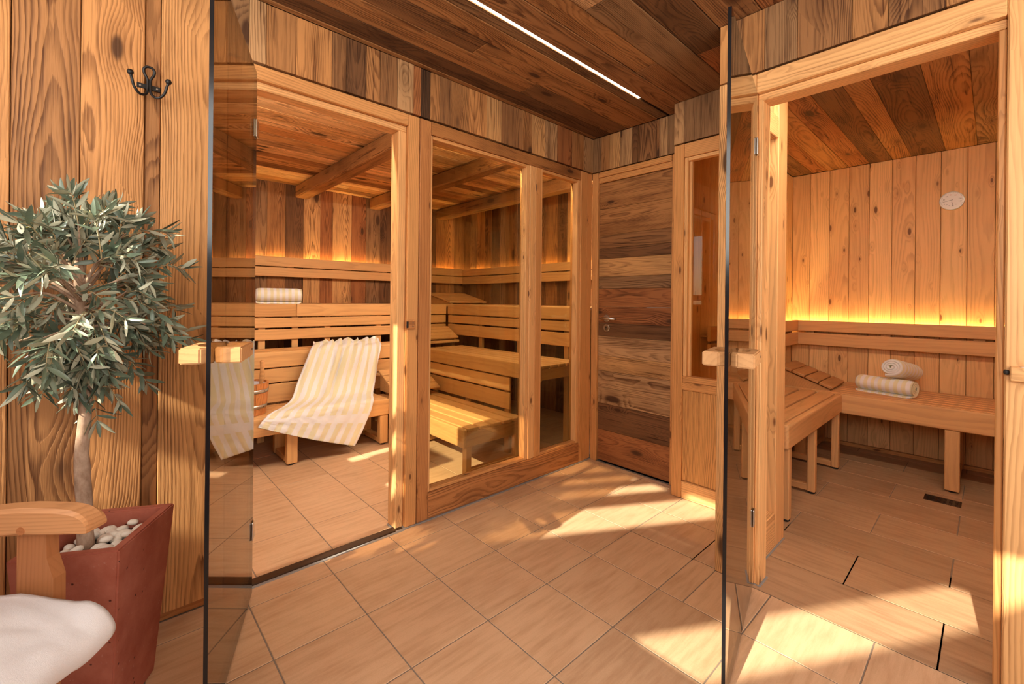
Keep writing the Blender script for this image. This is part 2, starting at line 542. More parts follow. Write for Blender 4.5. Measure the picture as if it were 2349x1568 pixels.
# ================================================================== SETTING
# ---- hall floor: square stone tiles
fl = box('floor', (XL, YB, -0.06), (0.02, 0.03, -0.0016), M['grout'])
tag(fl, 'square beige stone tiles with grey joints in the entrance hall', kind='structure')
tx, ty = 0.3125, 0.3225
xs = [-1.615 + tx * i for i in range(-6, 7)]
ys = [-0.45 + ty * j for j in range(-9, 3)]
G = 0.0022
for i in range(len(xs) - 1):
    for j in range(len(ys) - 1):
        x0, x1 = max(xs[i], XL), min(xs[i + 1], 0.0)
        y0, y1 = max(ys[j], YB), min(ys[j + 1], 0.0)
        if x1 - x0 < 0.02 or y1 - y0 < 0.02: continue
        if x0 > -0.70 and y1 < -1.19: continue
        if x0 < -3.2 or y0 < -2.3: continue
        if x1 > -0.69 and y0 < -1.2:
            if y1 > -1.19: box('tile', (x0 + G, -1.2 + G, -0.01), (x1 - G, y1 - G, 0.0), M['tile'], fl, 0.0012)
            y1 = min(y1, -1.2); x1 = min(x1, -0.69)
        if x1 - x0 < 0.02: continue
        box('tile', (x0 + G, y0 + G, -0.01), (x1 - G, y1 - G, 0.0), M['tile'], fl, 0.0012)

# ---- large sauna floor
fl1 = box('floor', (-3.0, 0.03, -0.06), (0.90, 2.80, -0.0016), M['grout'])
tag(fl1, 'long beige stone tiles inside the large sauna', kind='structure')
xs = [-1.86 + 0.3155 * i for i in range(-4, 10)]
ys = [0.06, 0.355, 0.975, 1.595, 2.215, 2.80]
for i in range(len(xs) - 1):
    for j in range(len(ys) - 1):
        x0, x1 = max(xs[i], -3.0), min(xs[i + 1], 0.9)
        if x1 - x0 < 0.02: continue
        box('tile', (x0 + G, ys[j] + G, -0.01), (x1 - G, ys[j + 1] - G, 0.0), M['tile'], fl1, 0.0012)

# ---- small sauna floor, running bond
fl2 = box('floor', (-0.69, -3.0, -0.06), (1.90, -0.78, -0.0016), M['grout'])
tag(fl2, 'long brown stone tiles laid in running bond inside the small sauna', kind='structure')
for i in range(9):
    x0 = -0.69 + 0.304 * i
    x1 = min(x0 + 0.304, 1.88)
    if x1 - x0 < 0.02: continue
    off = -1.895 if i % 2 == 0 else -1.595
    if i % 2 == 0 and False: pass
    for kk in range(-3, 4):
        y0, y1 = off + 0.603 * kk, off + 0.603 * (kk + 1)
        y0 = max(y0, -2.9); y1 = min(y1, -0.79)
        if y1 - y0 < 0.02: continue
        if x0 < -0.1 and y0 > -1.25: continue
        if x0 < -0.12: y1 = min(y1, -1.27)
        if y1 - y0 < 0.02: continue
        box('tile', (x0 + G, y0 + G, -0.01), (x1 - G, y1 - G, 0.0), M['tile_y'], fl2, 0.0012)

# ---- hall ceiling: planks along x
ce = box('ceiling', (XL, YB, H2 + 0.02), (0.02, 0.02, H2 + 0.08), M['backing'])
tag(ce, 'dark reclaimed plank ceiling of the hall', kind='structure')
rows = [0.0, -0.035, -0.155, -0.29, -0.41, -0.52, -0.585, -0.60, -0.735, -0.86, -1.03, -1.19, -1.36, -1.52, -1.69, -1.86, -2.03, -2.2, -2.4, -2.6]
tones = ['mid', 'dark', 'mid', 'brown', 'red', 'greyd', None, 'mid', 'mid', 'grey', 'dark', 'mid', 'vdark', 'mid', 'dark', 'mid', 'brown', 'red', 'dark']
brk = [None, None, -0.9, -1.35, -2.0, None, None, -1.9, -0.62, -1.2, -0.55, -0.95, -1.4, None, -1.1, None, None, None, None]
alt = {'greyd': 'grey', 'vdark': 'red', 'mid': 'brown', 'dark': 'red', 'brown': 'mid', 'red': 'mid', 'grey': 'greyd'}
for i in range(len(rows) - 1):
    if tones[i] is None: continue
    z0 = H2 + random.uniform(0, 0.003)
    segs = [(XL, 0.0)] if brk[i] is None else [(XL, brk[i]), (brk[i], 0.0)]
    for s, (a, b) in enumerate(segs):
        board('plank', (a + 0.0006, rows[i + 1] + 0.0012, z0), (b - 0.0006, rows[i] - 0.0012, z0 + 0.02), 'x', M['old'],
              jit(PAL[tones[i] if s == 0 else alt[tones[i]]], 0.2), ce, 0.003)
led = box('led_profile', (XL, -0.599, H2 + 0.004), (-0.345, -0.586, H2 + 0.012), M['led_white'])
tag(led, 'thin glowing white light line recessed in the hall ceiling', 'light strip')

# ---- wall with the hook: wide brushed boards
wlft = box('wall_left', (XL, 0.03, 0.0), (-2.305, 0.09, H2 + 0.09), M['backing'])
tag(wlft, 'wall of wide brushed larch boards behind the olive tree', kind='structure')
bx = [XL, -3.22, -3.04, -2.862, -2.711, -2.551, -2.507, -2.363, -2.305]
bt = ['larch', 'larchd', 'larch', 'larchd', 'larch', 'larchd', 'larchl', 'larch']
pr = [0, 0.002, 0.004, -0.002, 0.006, -0.006, 0.008, 0.006]
for i in range(len(bx) - 1):
    board('plank', (bx[i] + 0.0008, 0.0 - pr[i] * 0.7, 0.03), (bx[i + 1] - 0.0008, 0.03, H2 - 0.002), 'z', M['wide'], jit(PAL[bt[i]], 0.05), wlft, 0.002)
board('baseboard', (XL, 0.006, 0.0), (-2.305, 0.03, 0.028), 'x', M['frame'], PAL['framed'], wlft, 0.001)

# ---- fascia above the large sauna front
wf = box('wall_front', (-2.305, 0.02, H1 + 0.004), (0.0, 0.10, H2 + 0.09), M['backing'])
tag(wf, 'band of reclaimed vertical boards above the large sauna front', kind='structure')
fx = [-2.305, -2.235, -2.175, -2.06, -1.91, -1.845, -1.75, -1.68, -1.59, -1.50, -1.455, -1.40, -1.34, -1.27, -1.15, -1.02, -0.905, -0.73, -0.645, -0.52, -0.40, -0.245, -0.115, 0.0]
ft = ['greyd', 'grey', 'mid', 'orange', 'brown', 'dark', 'mid', 'brown', 'grey', 'red', 'vdark', 'mid', 'brown', 'mid', 'orange', 'light', 'brown', 'mid', 'light', 'grey', 'red', 'mid', 'grey']
for i in range(len(fx) - 1):
    board('plank', (fx[i] + 0.0006, -0.004 + random.uniform(-0.002, 0.002), H1 + 0.008), (fx[i + 1] - 0.0006, 0.02, H2 - 0.001), 'z', M['old'],
          jit(PAL[ft[i]], 0.08), wf, 0.0012)

# ---- door frame of the large sauna
t1 = empty('trim_1', (-1.88, 0.05, 0), 'larch door frame of the large sauna', kind='structure')
FR = M['frame']
board('stile', (-1.522, 0.0, 0.006), (-1.459, 0.10, H1), 'z', FR, PAL['frame'], t1, 0.003)
board('stop', (-1.566, 0.022, 0.006), (-1.523, 0.10, 2.012), 'z', FR, PAL['framel'], t1, 0.003)
board('stile', (-2.303, 0.0, 0.006), (-2.258, 0.10, H1), 'z', FR, PAL['framed'], t1, 0.003)
board('stop', (-2.257, 0.022, 0.006), (-2.214, 0.10, 2.012), 'z', FR, PAL['frame'], t1, 0.003)
board('head', (-2.257, 0.0, 2.043), (-1.523, 0.10, H1), 'x', FR, PAL['frame'], t1, 0.003)
board('stop', (-2.257, 0.022, 2.0125), (-1.523, 0.10, 2.042), 'x', FR, PAL['framel'], t1, 0.003)
box('threshold', (-2.23, 0.004, 0.0), (-1.53, 0.05, 0.007), M['drain'], t1, 0.002)
box('sealant', (-2.23, -0.012, 0.0), (-1.53, 0.003, 0.003), M['sealant'], t1, 0.001)
box('sealant', (-1.572, -0.006, 0.0), (-1.457, 0.10, 0.006), M['sealant'], t1, 0.001)
# latch keeper on the stile
kp = empty('latch_keeper', (-1.508, -0.01, 1.034), 'small wooden latch keeper with black slot on the door post of the large sauna', 'latch keeper')
board('block', (-1.532, -0.018, 1.012), (-1.484, 0.0, 1.058), 'x', FR, PAL['framed'], kp, 0.003)
box('slot', (-1.533, -0.0188, 1.017), (-1.521, -0.012, 1.053), M['black_gap'], kp, 0.003)
for zz in (1.026, 1.044):
    V, F = lathe_data([(0.0035, 0), (0.0035, 0.0015)], 8, (-1.498, -0.018, zz), Matrix.Rotation(math.radians(90), 3, 'X'))
    mesh_obj('screw', V, F, M['steel'], kp, (-1.498, -0.018, zz))

# ---- fixed glazing of the large sauna
w1 = empty('window_1', (-0.75, 0.05, 0), 'two-pane tinted glazing in a larch frame beside the large sauna door', kind='structure')
board('stile', (-1.455, 0.0, 0.006), (-1.389, 0.10, H1), 'z', FR, PAL['framed'], w1, 0.003)
board('stile', (-0.133, 0.0, 0.006), (-0.063, 0.10, H1), 'z', FR, PAL['frame'], w1, 0.003)
board('stile', (-0.062, 0.003, 0.006), (-0.002, 0.10, H1), 'z', FR, PAL['frame'], w1, 0.004)
board('head', (-1.388, 0.0, 2.032), (-0.134, 0.10, H1), 'x', M['old'], (0.36, 0.155, 0.05), w1, 0.003)
board('rail', (-1.388, 0.0, 0.006), (-0.134, 0.10, 0.142), 'x', M['wide'], PAL['framed'], w1, 0.003)
board('mullion', (-0.647, 0.004, 0.143), (-0.595, 0.10, 2.031), 'z', FR, PAL['framel'], w1, 0.003)
board('mullion', (-0.594, 0.004, 0.143), (-0.542, 0.10, 2.031), 'z', FR, PAL['frame'], w1, 0.003)
for (a, b) in ((-1.388, -0.648), (-0.541, -0.134)):
    board('bead', (a, 0.010, 0.143), (a + 0.014, 0.055, 2.031), 'z', FR, PAL['framel'], w1, 0.002)
    board('bead', (b - 0.028, 0.010, 0.143), (b, 0.055, 2.031), 'z', FR, PAL['framel'], w1, 0.002)
    board('bead', (a + 0.015, 0.010, 2.012), (b - 0.029, 0.055, 2.031), 'x', FR, PAL['frame'], w1, 0.002)
    board('bead', (a + 0.015, 0.010, 0.143), (b - 0.029, 0.055, 0.160), 'x', FR, PAL['frame'], w1, 0.002)
    box('pane', (a + 0.006, 0.056, 0.150), (b - 0.010, 0.064, 2.024), M['win_glass'], w1, 0)
box('sealant', (-1.455, -0.008, 0.0), (-0.002, 0.02, 0.006), M['sealant'], w1, 0.001)

# ---- end wall: plank door
we = box('wall_end', (0.03, -0.70, H1 + 0.006), (0.10, 0.10, H2 + 0.09), M['backing'])
tag(we, 'band of reclaimed vertical boards above the plank door', kind='structure')
ey = [0.0, -0.075, -0.145, -0.235, -0.33, -0.375, -0.53, -0.59, -0.70]
et = ['greyd', 'mid', 'light', 'grey', 'dark', 'brown', 'grey', 'greyd']
for i in range(len(ey) - 1):
    board('plank', (0.0 + random.uniform(-0.002, 0.002), ey[i + 1] + 0.0006, H1 + 0.008), (0.03, ey[i] - 0.0006, H2 - 0.001), 'z', M['old'], jit(PAL[et[i]], 0.08), we, 0.0012)
t2 = empty('trim_2', (0.03, -0.33, 0), 'larch frame around the plank door', kind='structure')
board('jamb', (-0.006, -0.052, 0.0), (0.09, -0.001, H1), 'z', FR, PAL['frame'], t2, 0.003)
board('jamb', (0.0, -0.70, 0.0), (0.09, -0.622, H1), 'z', FR, PAL['frame'], t2, 0.003)
board('head', (-0.004, -0.621, 2.062), (0.09, -0.053, H1), 'y', FR, PAL['frame'], t2, 0.003)
board('head', (0.004, -0.621, 2.022), (0.09, -0.053, 2.061), 'y', FR, PAL['frame'], t2, 0.003)
d2 = empty('door_2', (0.03, -0.33, 0.0), 'door of horizontal reclaimed boards with steel lever at the end of the hall', kind='structure')
bz = [2.018, 1.83, 1.64, 1.545, 1.469, 1.339, 1.254, 1.125, 1.007, 0.913, 0.771, 0.66, 0.54, 0.424, 0.235, 0.012]
btn = ['mid', 'mid', 'brown', 'dark', 'light', 'greyd', 'red', 'red', 'dark', 'grey', 'light', 'grey', 'grey', 'dark', 'red', 'brown']
for i in range(len(bz) - 1):
    board('board', (0.012 + random.uniform(-0.002, 0.002), -0.619, bz[i + 1] + 0.0006), (0.05, -0.055, bz[i] - 0.0006), 'y', M['old'], jit(PAL[btn[i]], 0.06), d2, 0.0015)
AX = Matrix.Rotation(math.radians(-90), 3, 'Y')   # local z -> -x
hd = empty('lever_handle', (0.012, -0.143, 1.041))
hd.parent = d2; hd.matrix_parent_inverse = W[d2.name].inverted()
V, F = lathe_data([(0.026, 0), (0.026, 0.006), (0.023, 0.009)], 24, (0.011, -0.128, 1.041), AX)
mesh_obj('rosette', V, F, M['steel'], hd, (0.011, -0.128, 1.041))
V, F = tube_data([(0.004, -0.128, 1.041), (-0.042, -0.128, 1.041)], 0.009, 12)
mesh_obj('neck', V, F, M['steel'], hd, (-0.02, -0.128, 1.041))
V, F = tube_data([(-0.046, -0.112, 1.041), (-0.046, -0.235, 1.041)], 0.0095, 14)
mesh_obj('lever', V, F, M['steel'], hd, (-0.046, -0.17, 1.041), True)
V, F = lathe_data([(0.026, 0), (0.026, 0.006), (0.023, 0.009)], 24, (0.011, -0.128, 0.972), AX)
es = mesh_obj('escutcheon', V, F, M['steel'], d2, (0.011, -0.128, 0.972))
V, F = lathe_data([(0.0055, 0), (0.0055, 0.001)], 14, (0.0018, -0.128, 0.978), AX)
mesh_obj('keyhole', V, F, M['black_gap'], es, (0.0018, -0.128, 0.978))
box('keyhole', (0.0008, -0.1305, 0.957), (0.002, -0.1255, 0.978), M['black_gap'], es, 0)

# ---- glazed panel beside the plank door (looks into the small sauna)
PX = -0.13
wp = box('wall_panel', (PX + 0.03, -1.198, H1 + 0.006), (-0.03, -0.70, H2 + 0.09), M['backing'])
tag(wp, 'grey reclaimed boards above the narrow glazed panel', kind='structure')
for (a, b, tn) in ((-0.70, -0.762, 'grey'), (-0.762, -1.198, 'greyd')):
    board('plank', (PX, b + 0.0006, H1 + 0.008), (PX + 0.03, a - 0.0006, H2 - 0.001), 'z', M['old'], PAL[tn], wp, 0.0012)
w2 = empty('window_2', (PX + 0.04, -0.95, 0), 'narrow tinted glass panel over a larch board beside the plank door', kind='structure')
board('stile', (PX, -0.764, 0.003), (PX + 0.09, -0.701, H1), 'z', FR, PAL['frame'], w2, 0.003)
board('stile', (PX, -1.197, 0.003), (PX + 0.09, -1.13, H1), 'z', FR, PAL['frame'], w2, 0.003)
board('head', (PX, -1.129, 2.018), (PX + 0.09, -0.765, H1), 'y', FR, PAL['frame'], w2, 0.003)
board('bead', (PX + 0.008, -0.787, 0.726), (PX + 0.045, -0.765, 2.017), 'z', FR, PAL['framel'], w2, 0.002)
board('bead', (PX + 0.008, -1.129, 0.726), (PX + 0.045, -1.107, 2.017), 'z', FR, PAL['framel'], w2, 0.002)
board('bead', (PX + 0.008, -1.106, 1.995), (PX + 0.045, -0.788, 2.017), 'y', FR, PAL['framel'], w2, 0.002)
board('rail', (PX + 0.004, -1.129, 0.690), (PX + 0.06, -0.765, 0.725), 'y', FR, PAL['frame'], w2, 0.002)
board('rail', (PX, -1.129, 0.645), (PX + 0.09, -0.765, 0.689), 'y', FR, PAL['frame'], w2, 0.002)
board('panel', (PX + 0.010, -1.129, 0.108), (PX + 0.04, -0.765, 0.642), 'z', M['wide'], (0.58, 0.30, 0.11), w2, 0.002)
board('rail', (PX, -1.129, 0.003), (PX + 0.09, -0.765, 0.105), 'y', FR, PAL['framel'], w2, 0.003)
box('pane', (PX + 0.046, -1.118, 0.715), (PX + 0.054, -0.776, 2.008), M['bronze_glass'], w2, 0)

# ---- front wall of the small sauna with its door frame
CX = -0.69
wc = box('wall_right', (CX + 0.03, -2.35, H1 + 0.006), (CX + 0.11, -1.198, H2 + 0.09), M['backing'])
tag(wc, 'band of brown reclaimed boards above the small sauna door', kind='structure')
cy_ = [-1.198, -1.232, -1.29, -1.375, -1.49, -1.66, -1.76, -1.90, -2.10, -2.35]
ct = ['frame', 'brown', 'mid', 'greyd', 'brown', 'mid', 'brown', 'mid', 'mid']
for i in range(len(cy_) - 1):
    board('plank', (CX, cy_[i + 1] + 0.0006, H1 + 0.008), (CX + 0.03, cy_[i] - 0.0006, H2 - 0.001), 'z', M['old'] if i else FR, jit(PAL[ct[i]], 0.06), wc, 0.0012)
t3 = empty('trim_3', (CX + 0.05, -1.7, 0), 'pale pine door frame of the small sauna', kind='structure')
board('post', (CX - 0.004, -1.229, 0.0), (CX + 0.10, -1.198, H1), 'z', M['wide'], PAL['framel'], t3, 0.003)
board('stile', (CX, -1.345, 0.003), (CX + 0.06, -1.230, H1), 'z', FR, PAL['framel'], t3, 0.003)
board('stop', (CX + 0.022, -1.365, 0.003), (CX + 0.11, -1.346, 2.0), 'z', FR, PAL['framel'], t3, 0.003)
board('head', (CX, -2.031, 2.022), (CX + 0.06, -1.346, H1), 'y', FR, PAL['framel'], t3, 0.003)
board('stop', (CX + 0.022, -2.031, 1.992), (CX + 0.11, -1.346, 2.021), 'y', FR, PAL['framel'], t3, 0.003)
board('stile', (CX, -2.14, 0.003), (CX + 0.06, -2.032, H1), 'z', FR, PAL['framel'], t3, 0.004)
board('stop', (CX + 0.022, -2.031, 0.003), (CX + 0.11, -2.014, 1.991), 'z', FR, PAL['frame'], t3, 0.003)
board('cladding', (CX + 0.004, -2.36, 0.003), (CX + 0.06, -2.141, H1), 'z', FR, PAL['frame'], t3, 0.003)
box('sealant', (CX + 0.02, -1.372, 0.0), (CX + 0.115, -1.345, 0.004), M['sealant'], t3, 0.001)
k2_ = empty('latch_keeper', (CX - 0.01, -2.05, 0.962), 'pale wooden latch keeper with black roller on the right door post of the small sauna', 'latch keeper')
board('block', (CX - 0.024, -2.11, 0.942), (CX, -2.042, 0.984), 'y', FR, PAL['framel'], k2_, 0.003)
V, F = lathe_data([(0.004, -0.007), (0.0065, -0.003), (0.0065, 0.003), (0.004, 0.007)], 12, (CX - 0.010, -2.036, 0.966))
mesh_obj('roller', V, F, M['rubber'], k2_, (CX - 0.010, -2.036, 0.966), True)
V, F = lathe_data([(0.005, 0), (0.005, 0.001)], 12, (CX - 0.013, -2.066, 0.984))
mesh_obj('screw', V, F, M['steel'], k2_, (CX - 0.013, -2.066, 0.984))

# ---- side return of the small sauna: narrow glazing
w3 = empty('window_3', (-0.4, -1.27, 0), 'tinted side glazing in a pale pine frame inside the small sauna door', kind='structure')
Y0, Y1 = -1.315, -1.215
board('stile', (-0.298, Y0, 0.003), (-0.17, Y1, H2), 'z', FR, PAL['framel'], w3, 0.003)
board('stile', (-0.575, Y0, 0.003), (-0.535, Y1, H2), 'z', FR, PAL['framel'], w3, 0.003)
board('head', (-0.534, Y0, 1.945), (-0.299, Y1, 2.045), 'x', FR, PAL['framel'], w3, 0.003)
board('rail', (-0.534, Y0, 0.003), (-0.299, Y1, 0.165), 'x', FR, PAL['framel'], w3, 0.003)
for i in range(3):
    a = -0.534 + 0.0783 * i
    board('cladding', (a + 0.0006, Y0 + 0.02, 2.046), (a + 0.0777, Y1 - 0.01, H2), 'z', M['pine'], jit(PAL['pinel']), w3, 0.002)
box('pane', (-0.538, -1.272, 0.16), (-0.295, -1.264, 1.95), M['bronze_glass'], w3, 0)
box('sealant', (-0.57, Y0 - 0.006, 0.0), (-0.168, Y0 + 0.01, 0.004), M['sealant'], w3, 0.001)

# ---- large sauna shell
D, RX, CZ1 = 2.75, 0.857, 2.295
wb = box('wall_back', (-3.0, D + 0.02, 0.0), (RX + 0.05, D + 0.08, CZ1 + 0.02), M['backing'])
tag(wb, 'back wall of the large sauna clad with mixed reclaimed boards', kind='structure')
px = [-3.0, -2.85, -2.68, -2.52, -2.36, -2.20, -2.04, -1.885, -1.75, -1.62, -1.50, -1.335, -1.165, -1.0, -0.87, -0.665, -0.50, -0.335, -0.165, -0.02, 0.13, 0.27, 0.42, 0.55, 0.70, RX]
pt = ['brown', 'dark', 'mid', 'brown', 'dark', 'mid', 'brown', 'dark', 'brown', 'greyd', 'mid', 'dark', 'light', 'red', 'light', 'red', 'greyd', 'dark', 'light', 'brown', 'mid', 'dark', 'mid', 'orange', 'brown']
for i in range(len(px) - 1):
    board('plank', (px[i] + 0.0006, D + random.uniform(-0.003, 0.002), 0.0), (px[i + 1] - 0.0006, D + 0.02, CZ1), 'z', M['old'], jit(PAL[pt[i]], 0.12), wb, 0.0015)
wr = box('wall_inner', (RX + 0.02, 0.10, 0.0), (RX + 0.08, D + 0.02, CZ1 + 0.02), M['backing'])
tag(wr, 'right wall of the large sauna clad with dark reclaimed boards', kind='structure')
py = [0.10, 0.25, 0.36, 0.52, 0.66, 0.80, 0.97, 1.10, 1.27, 1.42, 1.56, 1.72, 1.86, 2.02, 2.18, 2.32, 2.48, 2.61, D]
pt = ['mid', 'light', 'grey', 'light', 'greyd', 'light', 'dark', 'mid', 'brown', 'mid', 'dark', 'brown', 'greyd', 'dark', 'brown', 'mid', 'greyd', 'dark']
for i in range(len(py) - 1):
    board('plank', (RX + random.uniform(-0.003, 0.002), py[i] + 0.0006, 0.0), (RX + 0.02, py[i + 1] - 0.0006, CZ1), 'z', M['old'], jit(PAL[pt[i]], 0.12), wr, 0.0015)
c1 = box('ceiling', (-3.0, 0.10, CZ1 + 0.02), (RX, D, CZ1 + 0.06), M['backing'])
tag(c1, 'reclaimed board ceiling of the large sauna', kind='structure')
cyy = [0.10, 0.26, 0.40, 0.53, 0.68, 0.80, 0.95, 1.10, 1.22, 1.38, 1.52, 1.66, 1.82, 1.94, 2.10, 2.25, 2.38, 2.53, 2.66, D]
ct = ['pale', 'mid', 'brown', 'pale', 'mid', 'pale', 'light', 'pale', 'orange', 'light', 'grey', 'pale', 'mid', 'light', 'brown', 'pale', 'grey', 'mid', 'brown']
for i in range(len(cyy) - 1):
    z0 = CZ1 + random.uniform(0, 0.004)
    cut = random.uniform(-1.6, 0.0)
    for s, (a, b) in enumerate(((-3.0, cut), (cut, RX))):
        board('plank', (a + 0.0006, cyy[i] + 0.0006, z0), (b - 0.0006, cyy[i + 1] - 0.0006, z0 + 0.02), 'x', M['old'], tuple(min(0.85, 1.3 * v) for v in jit(PAL[ct[(i + 4 * s) % len(ct)]], 0.12)), c1, 0.0015)
for (a, b) in ((-1.25, -1.12), (-0.47, -0.35), (0.41, 0.54)):
    board('beam', (a, 0.10, 2.175), (b, D - 0.004, CZ1 - 0.001), 'y', M['old'], jit(PAL['mid'], 0.1), c1, 0.012, thin='z')
# inner face of the sauna front (unseen side) and left end wall with its window
wi = box('wall_corner', (-3.0, 0.10, H1), (RX, 0.105, CZ1), M['backing'])
tag(wi, 'inner face above the sauna front', kind='structure')
wx = empty('wall_outer', (-3.03, 1.4, 0), 'outer wall of the large sauna with a small window', kind='structure')
for lo, hi in (((-3.06, 0.10, 0), (-3.0, D, 1.135)), ((-3.06, 0.10, 2.0), (-3.0, D, CZ1)), ((-3.06, 0.10, 1.135), (-3.0, 0.13, 2.0)), ((-3.06, 1.0, 1.135), (-3.0, D, 2.0))):
    board('cladding', lo, hi, 'y', M['old'], PAL['mid'], wx, 0.001, thin='x')
w4 = empty('window_4', (-3.03, 0.55, 1.135), 'small clear window in the outer sauna wall', kind='structure')
board('frame', (-3.05, 0.13, 2.0), (-2.985, 1.0, 2.03), 'y', FR, PAL['framel'], w4, 0.002)
board('frame', (-3.05, 0.13, 1.115), (-2.985, 1.0, 1.135), 'y', FR, PAL['framel'], w4, 0.002)
box('pane', (-3.034, 0.13, 1.136), (-3.028, 1.0, 1.999), M['clear_glass'], w4, 0)
sg = box('notice_strip', (-3.0272, 0.46, 1.185), (-3.0265, 0.66, 1.255), simple('notice_film', (0.42, 0.33, 0.27), 0.7), None, 0)
tag(sg, 'narrow printed notice stuck on the small sauna window', 'notice')
def text(name, body, loc, rot, size, mat, parent, thick=0.0):
    cu = bpy.data.curves.new(name, 'FONT')
    cu.body = body
    cu.size = size
    cu.align_x = 'CENTER'
    cu.align_y = 'CENTER'
    cu.extrude = thick
    cu.resolution_u = 2
    cu.materials.append(mat)
    tmp = bpy.data.objects.new('tmp', cu)
    COL.objects.link(tmp)
    dg = bpy.context.evaluated_depsgraph_get()
    me = bpy.data.meshes.new_from_object(tmp.evaluated_get(dg))
    bpy.data.objects.remove(tmp)
    o = bpy.data.objects.new(name, me)
    Mx = rot.to_4x4()
    Mx.translation = loc
    return link(o, parent, Mx)
# reads correctly from inside the sauna (looking towards -x): right = +y
text('lettering', 'NOTE', (-3.0260, 0.57, 1.222), Matrix(((0, 0, 1), (1, 0, 0), (0, 1, 0))), 0.055, M['print_black'], sg, 0.0003)

# ---- small sauna shell
BX, LY, CZ2 = 1.85, -0.80, 2.285
w5 = box('wall_far', (BX + 0.02, -3.0, 0.0), (BX + 0.08, LY + 0.06, CZ2 + 0.09), M['backing'])
tag(w5, 'far wall of the small sauna clad with pale knotty pine boards', kind='structure')
py = [LY, -0.934, -1.072, -1.206, -1.336, -1.475, -1.611, -1.748, -1.884, -2.018, -2.15, -2.29, -2.43, -2.6, -2.8, -3.0]
for i in range(len(py) - 1):
    board('plank', (BX, py[i + 1] + 0.0011, 0.03), (BX + 0.02, py[i] - 0.0011, CZ2), 'z', M['pine'], jit(PAL['pinel' if i % 3 == 1 else 'pine'], 0.05), w5, 0.0025)
board('skirting', (BX - 0.012, -3.0, 0.0), (BX + 0.01, LY, 0.028), 'y', FR, PAL['frame'], w5, 0.002)
w6 = box('wall_side', (-0.10, LY + 0.02, 0.0), (BX + 0.05, LY + 0.06, CZ2 + 0.09), M['backing'])
tag(w6, 'left wall of the small sauna clad with pale knotty pine boards', kind='structure')
n = 15
for i in range(n):
    a = -0.10 + (BX + 0.10) / n * i
    board('plank', (a + 0.0011, LY, 0.03), (a + (BX + 0.10) / n - 0.0011, LY + 0.02, CZ2), 'z', M['pine'], jit(PAL['pine'], 0.05), w6, 0.0025)
c2 = box('ceiling', (CX + 0.10, -3.06, CZ2 + 0.025), (BX + 0.06, -1.22, CZ2 + 0.06), M['backing'])
box('backing', (-0.10, -1.22, CZ2 + 0.025), (BX + 0.06, LY + 0.05, CZ2 + 0.06), M['backing'], c2)
tag(c2, 'dark reclaimed board ceiling of the small sauna', kind='structure')
cyy = [LY, -0.95, -1.06, -1.20, -1.335, -1.475, -1.585, -1.77, -1.93, -2.07, -2.25, -2.45, -2.7, -3.0]
ct = ['brown', 'red', 'mid', 'red', 'dark', 'mid', 'dark', 'mid', 'greyd', 'mid', 'dark', 'mid', 'dark']
for i in range(len(cyy) - 1):
    z0 = CZ2 + random.uniform(0, 0.004)
    board('plank', ((CX + 0.11) if cyy[i] < -1.3 else -0.09, cyy[i + 1] + 0.0006, z0), (BX, cyy[i] - 0.0006, z0 + 0.02), 'x', M['wide'] if i % 3 == 2 else M['old'], jit(PAL[ct[i]], 0.1), c2, 0.0015)

# ---- unseen room behind the camera: window walls, outdoors
wo = empty('wall_window', (XL, -1.7, 0), 'window wall behind the camera', kind='structure')
def shell(lo, hi): board('cladding', lo, hi, 'y', M['old'], PAL['mid'], wo, 0, thin='x')
ZT = 2.350
shell((XL - 0.08, YB, ZT), (XL, 0.1, H2 + 0.05))
shell((XL - 0.08, YB, 0), (XL, -0.42, 0.30))
shell((XL - 0.08, -0.42, 0), (XL, 0.1, 0.45))
shell((XL - 0.08, -0.05, 0.45), (XL, 0.1, ZT))
shell((XL - 0.08, YB, 0.30), (XL, -0.42, 1.45))
shell((XL - 0.08, -0.45, 1.45), (XL, -0.42, ZT))
shell((XL - 0.08, YB, 1.45), (XL, -3.15, ZT))
shell((XL - 0.08, -0.125, 1.50), (XL, -0.05, ZT))  # strip added to keep sun off the upper larch wall
w7 = empty('window_5', (XL, -1.7, 1.45), 'wide window behind the camera', kind='structure')
box('pane', (XL - 0.04, -3.15, 1.45), (XL - 0.034, -0.45, ZT), M['clear_glass'], w7)
box('pane', (XL - 0.04, -0.42, 0.45), (XL - 0.034, -0.05, ZT), M['clear_glass'], w7)
wz = empty('wall_rear', (-1.7, YB, 0), 'rear wall behind the camera', kind='structure')
for lo, hi in (((XL, YB - 0.06, 0), (0.1, YB, 0.60)), ((XL, YB - 0.06, 2.30), (0.1, YB, H2 + 0.05)), ((XL, YB - 0.06, 0.60), (-3.0, YB, 2.30)), ((-0.40, YB - 0.06, 0.60), (0.1, YB, 2.30))):  # pieces leave an opening added for the rear fill lamp
    board('cladding', lo, hi, 'x', M['pine'], PAL['pine'], wz, 0, thin='y')
w8 = empty('added_window', (-1.7, YB - 0.04, 0.60), 'unseen window added in the rear wall to hold the fill lamp', kind='structure')  # unseen window added around the rear fill lamp
box('pane', (-3.0, YB - 0.045, 0.60), (-0.40, YB - 0.039, 2.30), M['clear_glass'], w8)
for x in (-3.0, -1.72, -0.44):
    board('mullion', (x, YB - 0.055, 0.60), (x + 0.04, YB - 0.008, 2.30), 'z', FR, PAL['frame'], w8, 0.002)
board('cladding', (-0.60, -3.06, 0), (BX + 0.1, -3.0, H2), 'x', M['pine'], PAL['pine'], wz, 0, thin='y')
board('cladding', (CX, -3.40, 0), (CX + 0.06, -2.36, H2), 'z', M['pine'], PAL['pine'], wz, 0, thin='x')
gr = box('floor', (-14, -12, -0.2), (XL - 0.08, 12, -0.06), M['paving'])
